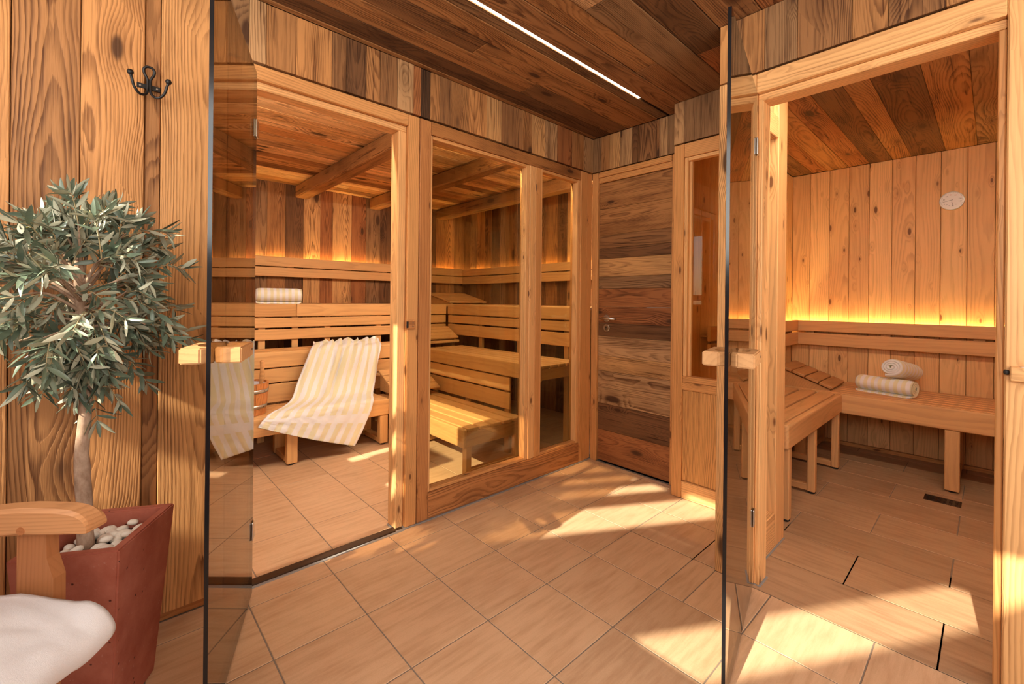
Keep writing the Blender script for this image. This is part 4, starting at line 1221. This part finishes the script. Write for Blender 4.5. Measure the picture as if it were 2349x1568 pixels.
# towel draped over the benches
def draped():
    # left and right edge polylines (same parameter), top -> hem
    Lp = [(-1.37, 1.83, 0.790), (-1.40, 1.74, 0.772), (-1.455, 1.640, 0.750), (-1.50, 1.610, 0.66), (-1.575, 1.57, 0.50), (-1.635, 1.50, 0.405), (-1.72, 1.40, 0.385), (-1.81, 1.30, 0.383), (-1.86, 1.262, 0.365), (-1.885, 1.250, 0.345), (-1.905, 1.246, 0.315)]
    Rp = [(-0.80, 1.83, 0.790), (-0.82, 1.74, 0.772), (-0.862, 1.640, 0.742), (-0.895, 1.612, 0.64), (-0.935, 1.585, 0.50), (-0.985, 1.52, 0.395), (-1.04, 1.40, 0.378), (-1.088, 1.29, 0.370), (-1.115, 1.262, 0.32), (-1.18, 1.250, 0.19), (-1.255, 1.244, 0.055)]
    nu, nv = 70, 110
    def samp(P, f):
        d = f * (len(P) - 1)
        i = min(int(d), len(P) - 2)
        u = d - i
        p0 = Vector(P[max(i - 1, 0)]); p1 = Vector(P[i]); p2 = Vector(P[i + 1]); p3 = Vector(P[min(i + 2, len(P) - 1)])
        return 0.5 * ((2 * p1) + (p2 - p0) * u + (2 * p0 - 5 * p1 + 4 * p2 - p3) * u * u + (3 * p1 - p0 - 3 * p2 + p3) * u ** 3)
    V, F, UV = [], [], []
    for j in range(nv + 1):
        g = j / nv
        a, b = samp(Lp, g), samp(Rp, g)
        for i in range(nu + 1):
            u = i / nu
            p = a.lerp(b, u)
            # long folds, strongest at the gathered top and where it hangs in the air
            hang = math.exp(-((g - 0.33) / 0.17) ** 2)
            top = math.exp(-(g / 0.13) ** 2)
            fold = math.sin(u * 25 + 2.6 * math.sin(g * 6) + 1.0) * 0.42 + noise.noise(Vector((u * 7, g * 3.0, 2.0))) * 1.1
            crease = math.exp(-((u - (0.34 + 0.12 * g)) / 0.055) ** 2) * math.exp(-((g - 0.40) / 0.20) ** 2)
            amp = 0.034 * hang + 0.045 * top + 0.008
            off = abs(amp * fold) * 1.1 + 0.045 * crease - 0.028 * math.exp(-((u - (0.42 + 0.12 * g)) / 0.03) ** 2) * math.exp(-((g - 0.40) / 0.18) ** 2)
            small = noise.noise(Vector((u * 16, g * 20, 5))) * 0.006 + noise.noise(Vector((u * 45, g * 50, 9))) * 0.0025
            nrm = Vector((0.05, -0.75, 0.65))
            if g > 0.78: nrm = Vector((0, -1, 0.1))
            q = p + nrm * (off + small + 0.004)
            # the hem sags a little in the middle
            if g > 0.8: q.z -= 0.012 * math.sin(u * math.pi) * (g - 0.8) / 0.2
            if g < 0.06: q += Vector((0.02 * noise.noise(Vector((u * 9, 0, 1))), 0.05 * noise.noise(Vector((u * 8, 0, 3))), 0.02 * noise.noise(Vector((u * 14, 0, 7)))))
            V.append(q)
            UV.append((u, g))
    for j in range(nv):
        for i in range(nu):
            k_ = j * (nu + 1) + i
            F.append((k_, k_ + nu + 1, k_ + nu + 2, k_ + 1))
    o = mesh_obj('draped_towel', V, F, M['towel'], None, (-1.4, 1.45, 0.37), True, uvs=UV)
    sd = o.modifiers.new('thickness', 'SOLIDIFY'); sd.thickness = 0.007; sd.offset = 0.0
    tag(o, 'cream and pale yellow striped towel draped over the middle and lowest sauna benches', 'towel')
draped()

# ================================================================== BUCKET
bk = empty('sauna_bucket', (-1.925, 1.47, ZL), 'wooden sauna bucket with two metal hoops and upright grip beside the draped towel', 'bucket')
bc = Vector((-1.925, 1.47, ZL + 0.002))
RB0, RB1, HB = 0.118, 0.135, 0.215
ns = 14
for i in range(ns):
    a0 = 2 * math.pi * (i + 0.02) / ns; a1 = 2 * math.pi * (i + 0.98) / ns
    V = []
    for z, R_ in ((0, RB0), (HB, RB1)):
        for q in range(4):
            a = a0 + (a1 - a0) * q / 3
            for rr in (R_ - 0.014, R_):
                V.append(bc + Vector((rr * math.cos(a), rr * math.sin(a), z)))
    F = []
    for q in range(3):
        b_ = q * 2
        F += [(b_ + 1, b_ + 3, b_ + 11, b_ + 9), (b_ + 2, b_, b_ + 8, b_ + 10), (b_ + 8, b_ + 9, b_ + 11, b_ + 10), (b_, b_ + 2, b_ + 3, b_ + 1)]
    F += [(0, 1, 9, 8), (7, 6, 14, 15)]
    mid = Vector((math.cos((a0 + a1) / 2), math.sin((a0 + a1) / 2), 0))
    # local frame so that the grain runs up the stave
    me = bpy.data.meshes.new('stave')
    Rm = Matrix((Vector((0, 0, 1)), mid.cross(Vector((0, 0, 1))) * -1, mid)).transposed()
    ori = bc + mid * RB0
    inv = Rm.inverted()
    me.from_pydata([tuple(inv @ (v - ori)) for v in V], [], F)
    me.materials.append(M['frame'])
    o = bpy.data.objects.new('stave', me)
    o.color = (*jit((0.50, 0.20, 0.065), 0.12), 1)
    M4 = Rm.to_4x4(); M4.translation = ori
    link(o, bk, M4)
for z in (0.045, 0.150):
    r_ = RB0 + (RB1 - RB0) * z / HB + 0.001
    r_2 = RB0 + (RB1 - RB0) * (z + 0.024) / HB + 0.001
    V, F = lathe_data([(r_, z), (r_ + 0.0015, z), (r_2 + 0.0015, z + 0.024), (r_2, z + 0.024)], 40, bc)
    hp = mesh_obj('hoop', V, F[:-2], M['hoop'], bk, bc, True)
    for an in (-50, 20):
        a = math.radians(an)
        p = bc + Vector(((r_ + 0.003) * math.cos(a), (r_ + 0.003) * math.sin(a), z + 0.012))
        V, F = lathe_data([(0.004, -0.001), (0.003, 0.002)], 8, p, Matrix.Rotation(a, 3, 'Z') @ Matrix.Rotation(math.radians(90), 3, 'Y'))
        mesh_obj('rivet', V, F, M['iron'], hp, p)
V, F = lathe_data([(RB0 - 0.014, 0.01), (RB1 - 0.0155, HB - 0.012), (RB1 - 0.018, HB - 0.012), (RB0 - 0.018, 0.014)], 36, bc)
mesh_obj('liner', V, F[:-1], M['liner'], bk, bc, True)
hp_ = bc + Vector((0.108, 0.055, 0))
V, F = tube_data([hp_ + Vector((0, 0, 0.10)), hp_ + Vector((0, 0, 0.24)), hp_ + Vector((0, 0.002, 0.30)), hp_ + Vector((0, 0.004, 0.345)), hp_ + Vector((0, 0.004, 0.355))], [0.018, 0.018, 0.013, 0.016, 0.008], 12)
mesh_obj('grip', V, F, M['frame'], bk, hp_, True, color=(0.50, 0.27, 0.11))

# ================================================================== HOOK
hk = empty('coat_hook', (-2.536, -0.01, 1.92), 'black wrought iron double coat hook on the wide board wall', 'coat hook')
HC = Vector((-2.541, -0.012, 1.898))
def hkp(x, z, d=0.0): return HC + Vector((x * 0.9, -d * 0.9, z * 0.95))
sc = 1.0
loop_l = [hkp(-0.056, 0.008, 0.052), hkp(-0.052, -0.004, 0.048), hkp(-0.045, -0.030, 0.042), hkp(-0.030, -0.048, 0.034), hkp(-0.014, -0.045, 0.022), hkp(-0.005, -0.028, 0.012), hkp(-0.004, 0.0, 0.008), hkp(-0.005, 0.018, 0.008), hkp(-0.014, 0.036, 0.010), hkp(-0.016, 0.050, 0.012), hkp(-0.008, 0.060, 0.014), hkp(0.004, 0.061, 0.014)]
mir = [Vector((2 * HC.x - p.x, p.y, p.z)) for p in loop_l]
def smooth_path(P, n=5):
    out = []
    for i in range(len(P) - 1):
        p0 = P[max(i - 1, 0)]; p1 = P[i]; p2 = P[i + 1]; p3 = P[min(i + 2, len(P) - 1)]
        for q in range(n):
            u = q / n
            out.append(0.5 * ((2 * p1) + (p2 - p0) * u + (2 * p0 - 5 * p1 + 4 * p2 - p3) * u * u + (3 * p1 - p0 - 3 * p2 + p3) * u ** 3))
    out.append(P[-1])
    return out
for P in (loop_l, mir):
    pp = smooth_path(P)
    V, F = tube_data(pp, 0.0042, 10)
    am = mesh_obj('arm', V, F, M['iron'], hk, P[0], True)
    c = P[0] + Vector((0, 0, 0.004))
    V, F = lathe_data([(0.001, -0.009), (0.007, -0.007), (0.0095, 0.0), (0.007, 0.007), (0.001, 0.009)], 14, c)
    mesh_obj('knob', V, F, M['iron'], am, c, True)
bp_ = box('plate', HC + Vector((-0.032, 0.006, -0.013)), HC + Vector((0.032, 0.0105, 0.004)), M['iron'], hk, 0.001)
for s in (-0.023, 0.023):
    V, F = lathe_data([(0.0035, 0), (0.0025, 0.0015)], 10, HC + Vector((s, 0.006, -0.0045)), Matrix.Rotation(math.radians(90), 3, 'X'))
    mesh_obj('screw', V, F, M['steel'], bp_, HC + Vector((s, 0.006, -0.0045)))

# ================================================================== PLANTER + OLIVE TREE
pc = Vector((-2.652, -0.288, 0))
e1 = Vector((0.139, 0.243, 0)) / 2
e2 = Vector((-0.21, 0.116, 0)) / 2
PH, PT = 0.50, 0.026
def ring(scale, z, inset=0.0):
    a = e1 * scale; b = e2 * scale
    a = a * (1 - inset / a.length); b = b * (1 - inset / b.length)
    return [pc + a + b + Vector((0, 0, z)), pc + a - b + Vector((0, 0, z)), pc - a - b + Vector((0, 0, z)), pc - a + b + Vector((0, 0, z))]
rings = [ring(0.72, 0.0), ring(1.0, PH), ring(1.0, PH, PT), ring(0.93, PH - 0.12, PT)]
V = [v for r in rings for v in r]
F = [(3, 2, 1, 0)]
for k_ in range(3):
    for j in range(4):
        j2 = (j + 1) % 4
        F.append((k_ * 4 + j, k_ * 4 + j2, k_ * 4 + 4 + j2, k_ * 4 + 4 + j))
F.append((12, 13, 14, 15))
pot = mesh_obj('planter', V, F, M['pot'], None, pc)
bmm = bmesh.new(); bmm.from_mesh(pot.data); bmesh.ops.recalc_face_normals(bmm, faces=bmm.faces[:])
bmesh.ops.bevel(bmm, geom=[e for e in bmm.edges if e.calc_face_angle(0) > 0.3], offset=0.004, segments=2, affect='EDGES')
bmm.to_mesh(pot.data); bmm.free()
tag(pot, 'tapered square red concrete planter holding the olive tree', 'planter')
V = [v for v in ring(0.96, PH - 0.055, PT)]
so = mesh_obj('soil', V, [(0, 1, 2, 3)], M['soil'], pot, pc + Vector((0, 0, PH - 0.055)))
# pebbles
def pebble_mesh(seed):
    bm = bmesh.new()
    bmesh.ops.create_icosphere(bm, subdivisions=2, radius=1.0)
    for v in bm.verts:
        v.co *= 1 + 0.14 * noise.noise(v.co * 1.3 + Vector((seed * 5, 0, 0)))
    me = bpy.data.meshes.new('pebble'); bm.to_mesh(me); bm.free()
    me.materials.append(M['pebble'])
    for p in me.polygons: p.use_smooth = True
    return me
pm = [pebble_mesh(i) for i in range(4)]
TRK = Vector((-2.682, -0.29, 0))
placed = []
tries = 0
while len(placed) < 34 and tries < 3000:
    tries += 1
    s = random.uniform(0.012, 0.021)
    a, b = random.uniform(-0.80, 0.80), random.uniform(-0.80, 0.80)
    p = pc + e1 * 0.93 * a + e2 * 0.93 * b
    z = PH - 0.045 + random.choice((0, 0, 0.012)) + random.uniform(0, 0.006)
    if abs(a) + 1.1 * s / e1.length > 0.82 or abs(b) + 1.1 * s / e2.length > 0.79: continue
    if (p - TRK).length < 0.021 + s: continue
    if any((p - q).length < (s + r_) * 0.80 for q, r_ in placed): continue
    placed.append((p, s))
    o = bpy.data.objects.new('pebble', pm[len(placed) % 4])
    Rm = Matrix.Rotation(random.uniform(0, 6.3), 4, 'Z') @ Matrix.Rotation(random.uniform(-0.3, 0.3), 4, 'X') @ Matrix.Diagonal((s * 1.25, s * 0.95, s * 0.72, 1))
    Rm = Matrix.Translation((p.x, p.y, z)) @ Rm
    link(o, None, Rm)
    tag(o, 'smooth white pebble lying in the red planter', 'pebble', 'white pebbles in the planter')

tree = empty('olive_tree', (TRK.x, TRK.y, PH - 0.06), 'small standard olive tree with a round grey-green crown in the red planter', 'tree')
trunk = [TRK + Vector(v) for v in ((0.0, 0, 0.44), (-0.004, 0.004, 0.58), (-0.010, 0, 0.72), (-0.004, -0.004, 0.86), (-0.006, 0.0, 0.98), (-0.012, 0.0, 1.08), (-0.02, 0.0, 1.20), (-0.02, 0, 1.32))]
V, F = tube_data(smooth_path(trunk, 4), [0.0195 - 0.00040 * i for i in range(29)], 12)
V = [v + Vector((noise.noise(v * 45), noise.noise(v * 45 + Vector((9, 0, 0))), 0)) * 0.0022 for v in V]
mesh_obj('trunk', V, F, M['bark'], tree, trunk[0], True)
CC = TRK + Vector((-0.026, -0.010, 1.175))
rnd = random.Random(11)
leaves = []
BV, BF = [], []
TV, TF = [], []
def addt(pts, rad, n, VV, FF):
    v, f = tube_data(pts, rad, n, False)
    o_ = len(VV)
    VV += v
    FF += [tuple(i + o_ for i in q) for q in f]
def leaf_pair(p, d, s):
    t = d.normalized()
    sd = t.cross(Vector((0, 0, 1)))
    if sd.length < 0.1: sd = t.cross(Vector((1, 0, 0)))
    sd.normalize()
    roll_ = rnd.uniform(0, math.pi)
    sd = Matrix.Rotation(roll_, 3, t) @ sd
    for q in (-1, 1):
        dr_ = (t * rnd.uniform(0.5, 1.0) + sd * q * rnd.uniform(0.6, 1.0) + Vector((0, 0, rnd.uniform(-0.35, 0.3)))).normalized()
        leaves.append((p.copy(), dr_, s * rnd.uniform(0.75, 1.2)))
starts = [0.90, 0.96, 1.0, 1.05, 1.08, 1.12, 1.16, 1.20, 1.24, 1.28, 1.30, 1.32]
nb = 38
for i in range(nb):
    ga = i * 2.39996
    zf = 1 - 2 * (i + 0.5) / nb
    dirv = Vector((math.cos(ga) * math.sqrt(1 - zf * zf), math.sin(ga) * math.sqrt(1 - zf * zf), zf))
    endp = CC + Vector((dirv.x * 0.165, dirv.y * 0.150, dirv.z * 0.222)) * rnd.uniform(0.85, 1.1)
    z0 = min(max(CC.z + dirv.z * 0.10 - 0.05, 0.93), 1.30)
    st_ = Vector((TRK.x - 0.012, TRK.y, z0))
    midp = st_.lerp(endp, 0.5) + Vector((rnd.uniform(-.02, .02), rnd.uniform(-.02, .02), rnd.uniform(0.0, .03)))
    pth = smooth_path([st_, midp, endp], 5)
    addt(pth, [0.0052 - 0.00035 * k_ for k_ in range(len(pth))], 5, BV, BF)
    for sub in range(4):
        f = rnd.uniform(0.35, 1.0)
        b0 = pth[int(f * (len(pth) - 1))]
        out = (b0 - CC)
        out = out.normalized() if out.length > 0.01 else dirv
        dd = (out + Vector((rnd.uniform(-1, 1), rnd.uniform(-1, 1), rnd.uniform(-0.7, 0.6))) * 0.75).normalized()
        ln = rnd.uniform(0.07, 0.13)
        b1_ = b0 + dd * ln * 0.55 + Vector((0, 0, 0.005))
        b2_ = b0 + dd * ln + Vector((0, 0, -0.016))
        if b2_.y > -0.035: continue
        tp = smooth_path([b0, b1_, b2_], 4)
        addt(tp, [0.0018 - 0.00012 * k_ for k_ in range(len(tp))], 4, TV, TF)
        for k_ in range(1, len(tp)):
            leaf_pair(tp[k_], tp[min(k_ + 1, len(tp) - 1)] - tp[k_ - 1], 0.056)
        leaves.append((tp[-1], dd, 0.05))
mesh_obj('branch', BV, BF, M['bark'], tree, trunk[5], True)
mesh_obj('twig', TV, TF, M['twig'], tree, trunk[5], True)
def leaf_geo(seed):
    """lens shaped leaf, 1 long along x, folded a little along the midrib; top and pale underside"""
    rr = random.Random(seed)
    cv = rr.uniform(-0.10, 0.02)
    prof = [(0.0, 0.010), (0.15, 0.06), (0.4, 0.105), (0.68, 0.088), (0.9, 0.04), (1.0, 0.0)]
    V = []
    for off in (0.0, -0.012):
        for (x, w) in prof:
            zc = cv * x * x * 2.0 + off
            V += [Vector((x, -w, zc + w * 0.25)), Vector((x, 0, zc)), Vector((x, w, zc + w * 0.25))]
    F, mi = [], []
    n_ = len(prof)
    for lay in (0, 1):
        o_ = lay * n_ * 3
        for i in range(n_ - 1):
            for j in (0, 1):
                a = o_ + i * 3 + j
                q = (a, a + 3, a + 4, a + 1)
                F.append(q if lay == 0 else q[::-1])
                mi.append(lay)
    return V, F, mi
LG = [leaf_geo(i) for i in range(5)]
LM = []
for V, F, mi in LG:
    me = bpy.data.meshes.new('leaf')
    me.from_pydata([tuple(v) for v in V], [], F)
    me.materials.append(M['leaf_top']); me.materials.append(M['leaf_under'])
    for p, i in zip(me.polygons, mi): p.material_index = i; p.use_smooth = True
    LM.append(me)
me_new = LM[0].copy(); me_new.materials.clear(); me_new.materials.append(M['leaf_new']); me_new.materials.append(M['leaf_new'])
leaves = [l for l in leaves if (l[0] + l[1] * l[2]).y < -0.025]
leaves.sort(key=lambda l: (l[0] - CAM).length)
mats4 = []
for p, d, s in leaves:
    x = d.normalized()
    up_ = Vector((rnd.uniform(-0.6, 0.6), rnd.uniform(-0.6, 0.6), rnd.uniform(-0.4, 1.0)))
    y = up_.cross(x)
    if y.length < 0.05: y = Vector((1, 0, 0)).cross(x)
    y.normalize()
    z = x.cross(y)
    Rm = Matrix((x * s, y * s, z * s)).transposed().to_4x4()
    Rm.translation = p
    mats4.append(Rm)
for i, Rm in enumerate(mats4[:300]):
    o = bpy.data.objects.new('leaf', LM[i % 5] if i != 150 else me_new)
    link(o, tree, Rm)
V, F, MI = [], [], []
for i, Rm in enumerate(mats4[300:]):
    lv, lf, mi = LG[i % 5]
    o_ = len(V)
    V += [Rm @ v for v in lv]
    F += [tuple(q + o_ for q in f) for f in lf]
    MI += mi
fo = mesh_obj('foliage', V, F, M['leaf_top'], tree, CC, True, mats=[M['leaf_under']], fmat=MI)
fo['kind'] = 'stuff'

# ================================================================== ARMCHAIR + TOWEL
Fd = rt.copy()                      # chair faces the right of the picture
Wd = Vector((-fw.x, -fw.y, 0))      # towards the camera
tip = Vector((-2.643, -0.65, 0.0)) - rt * 0.020
ch = empty('armchair', (tip - Fd * 0.3 + Wd * 0.25), 'wooden armchair with a curved armrest at the left edge of the picture', 'armchair')
def cmat(o): 
    R = Matrix((Fd, -Wd, Vector((0, 0, 1)))).transposed().to_4x4()
    R.translation = o
    return R
CM = cmat(tip)     # local x = forward, y = away from camera, z = up; origin under armrest tip
def armrest(yo):
    prof = []
    xs_ = [-0.60 + 0.05 * i for i in range(10)] + [-0.08 + 0.01 * i for i in range(6)] + [-0.025, -0.02, -0.015, -0.011, -0.008, -0.005, -0.003, -0.001, 0.0]
    n_ = len(xs_) - 1
    def top(x): return 0.690 - 0.20 * max(0, -x - 0.14) ** 1.35 - 0.7 * max(0, x + 0.12) ** 2.0
    V, F = [], []
    for x in xs_:
        zt = top(x); th_ = 0.060 - 0.012 * (0 if x < -0.1 else (x + 0.1) / 0.1)
        zb = zt - th_
        if x > -0.07:
            k_ = (x + 0.07) / 0.07
            mid_ = zb + (zt - zb) * 0.22
            rr_ = math.sqrt(max(0.0, 1 - k_ ** 3.4))
            zt = mid_ + (zt - mid_) * max(rr_, 0.12); zb = mid_ + (zb - mid_) * max(math.sqrt(rr_), 0.3)
        w_ = 0.025
        for (yy_, zz_) in ((-w_, zb + 0.1 * (zt - zb)), (-w_, zt - 0.13 * (zt - zb)), (-w_ + 0.008, zt), (w_ - 0.008, zt), (w_, zt - 0.13 * (zt - zb)), (w_, zb + 0.1 * (zt - zb)), (w_ - 0.006, zb), (-w_ + 0.006, zb)):
            V.append(Vector((x, yo + yy_, zz_)))
    m8 = 8
    for i in range(n_):
        for j in range(m8):
            F.append((i * m8 + j, i * m8 + (j + 1) % m8, (i + 1) * m8 + (j + 1) % m8, (i + 1) * m8 + j))
    F.append(tuple(range(m8))); F.append(tuple(n_ * m8 + j for j in range(m8))[::-1])
    me = bpy.data.meshes.new('armrest')
    bm = bmesh.new()
    vs = [bm.verts.new(v) for v in V]
    for f in F: bm.faces.new([vs[i] for i in f])
    bmesh.ops.recalc_face_normals(bm, faces=bm.faces[:])
    bm.to_mesh(me); bm.free()
    me.materials.append(M['teak'])
    o = bpy.data.objects.new('armrest', me); o.color = (*PAL['teak'], 1)
    link(o, ch, CM)
    return o
def cboard(name, lo, hi, long, col, thin=None, bev=0.006):
    return board(name, lo, hi, long, M['teak'], col, ch, bev, 2, thin, CM)
for yo in (0.0, -0.56):
    ar = armrest(yo)
    if yo == 0.0:
        V, F = lathe_data([(0.009, 0), (0.009, 0.001)], 14, CM @ Vector((-0.145, -0.0250, 0.642)), CM.to_3x3() @ Matrix.Rotation(math.radians(90), 3, 'X'))
        mesh_obj('plug', V, F, M['teak'], ar, V[0], color=(0.36, 0.14, 0.055))
    # front leg: wider at its top, waisted
    V, F = [], []
    for (z, x0, x1) in ((0.0, -0.165, -0.100), (0.30, -0.165, -0.092), (0.45, -0.165, -0.083), (0.53, -0.165, -0.083), (0.575, -0.165, -0.098), (0.632, -0.165, -0.100)):
        for (x, y) in ((x0, yo - 0.014), (x1, yo - 0.014), (x1, yo + 0.014), (x0, yo + 0.014)):
            V.append(Vector((x, y, z)))
    for i in range(5):
        for j in range(4):
            F.append((i * 4 + j, i * 4 + (j + 1) % 4, i * 4 + 4 + (j + 1) % 4, i * 4 + 4 + j))
    F += [(3, 2, 1, 0), (20, 21, 22, 23)]
    # store with grain along z: rotate local frame
    A = Matrix(((0, 0, 1), (0, 1, 0), (-1, 0, 0)))  # maps local x->? 
    me = bpy.data.meshes.new('leg')
    Rz = Matrix((Vector((0, 0, 1)), Vector((1, 0, 0)), Vector((0, 1, 0)))).transposed()
    me.from_pydata([tuple(Rz.inverted() @ v) for v in V], [], F)
    me.materials.append(M['teak'])
    o = bpy.data.objects.new('leg', me); o.color = (*PAL['teakd'], 1)
    link(o, ch, CM @ Rz.to_4x4())
    cboard('leg', (-0.60, yo - 0.022, 0.0), (-0.545, yo + 0.022, 0.60), 'z', PAL['teakd'], 'y')
    cboard('side_rail', (-0.545, yo - 0.014, 0.36), (-0.166, yo + 0.014, 0.42), 'x', PAL['teakd'], 'y')
cboard('seat_rail', (-0.160, -0.54, 0.34), (-0.132, -0.022, 0.42), 'y', PAL['teakd'], 'x')
for i in range(6):
    cboard('seat_slat', (-0.55 + 0.078 * i, -0.535, 0.42), (-0.55 + 0.078 * i + 0.068, -0.025, 0.44), 'y', PAL['teak'], 'z')
for i in range(5):
    cboard('back_slat', (-0.60, -0.50 + 0.1 * i, 0.45), (-0.58, -0.43 + 0.1 * i, 0.95), 'z', PAL['teak'], 'x')
cboard('back_rail', (-0.605, -0.58, 0.95), (-0.575, 0.02, 1.02), 'y', PAL['teak'], 'x')

# thick white towel spread over the seat and hanging over its front edge
def seat_towel():
    prof = [(-0.56, 0.452), (-0.40, 0.468), (-0.28, 0.482), (-0.16, 0.492), (-0.075, 0.490), (-0.025, 0.474), (0.0, 0.448), (0.004, 0.425), (-0.010, 0.405), (-0.05, 0.392), (-0.10, 0.375)]
    nu = 46
    P = smooth_path([Vector((x + 0.058 * (1 if x > -0.2 else 0), 0, z)) for x, z in prof], 5)
    V, F, UV = [], [], []
    for j in range(nu + 1):
        y = -0.035 - 0.50 * j / nu
        for i, p in enumerate(P):
            f = i / (len(P) - 1)
            q = Vector((p.x, y, p.z + 0.010))
            q.z += 0.022 * noise.noise(Vector((p.x * 9, y * 8, 0.3))) + 0.007 * noise.noise(Vector((p.x * 26, y * 30, 3)))
            q.x += 0.012 * noise.noise(Vector((y * 9, p.z * 12, 5)))
            V.append(CM @ q); UV.append((j / nu, f))
    n_ = len(P)
    for j in range(nu):
        for i in range(n_ - 1):
            k_ = j * n_ + i
            F.append((k_, k_ + 1, k_ + n_ + 1, k_ + n_))
    o = mesh_obj('seat_towel', V, F, M['white_towel'], None, CM @ Vector((-0.28, -0.28, 0.45)), True, uvs=UV)
    sd = o.modifiers.new('thickness', 'SOLIDIFY'); sd.thickness = 0.012; sd.offset = 0
    tag(o, 'thick plain white towel spread over the armchair seat', 'towel')
seat_towel()
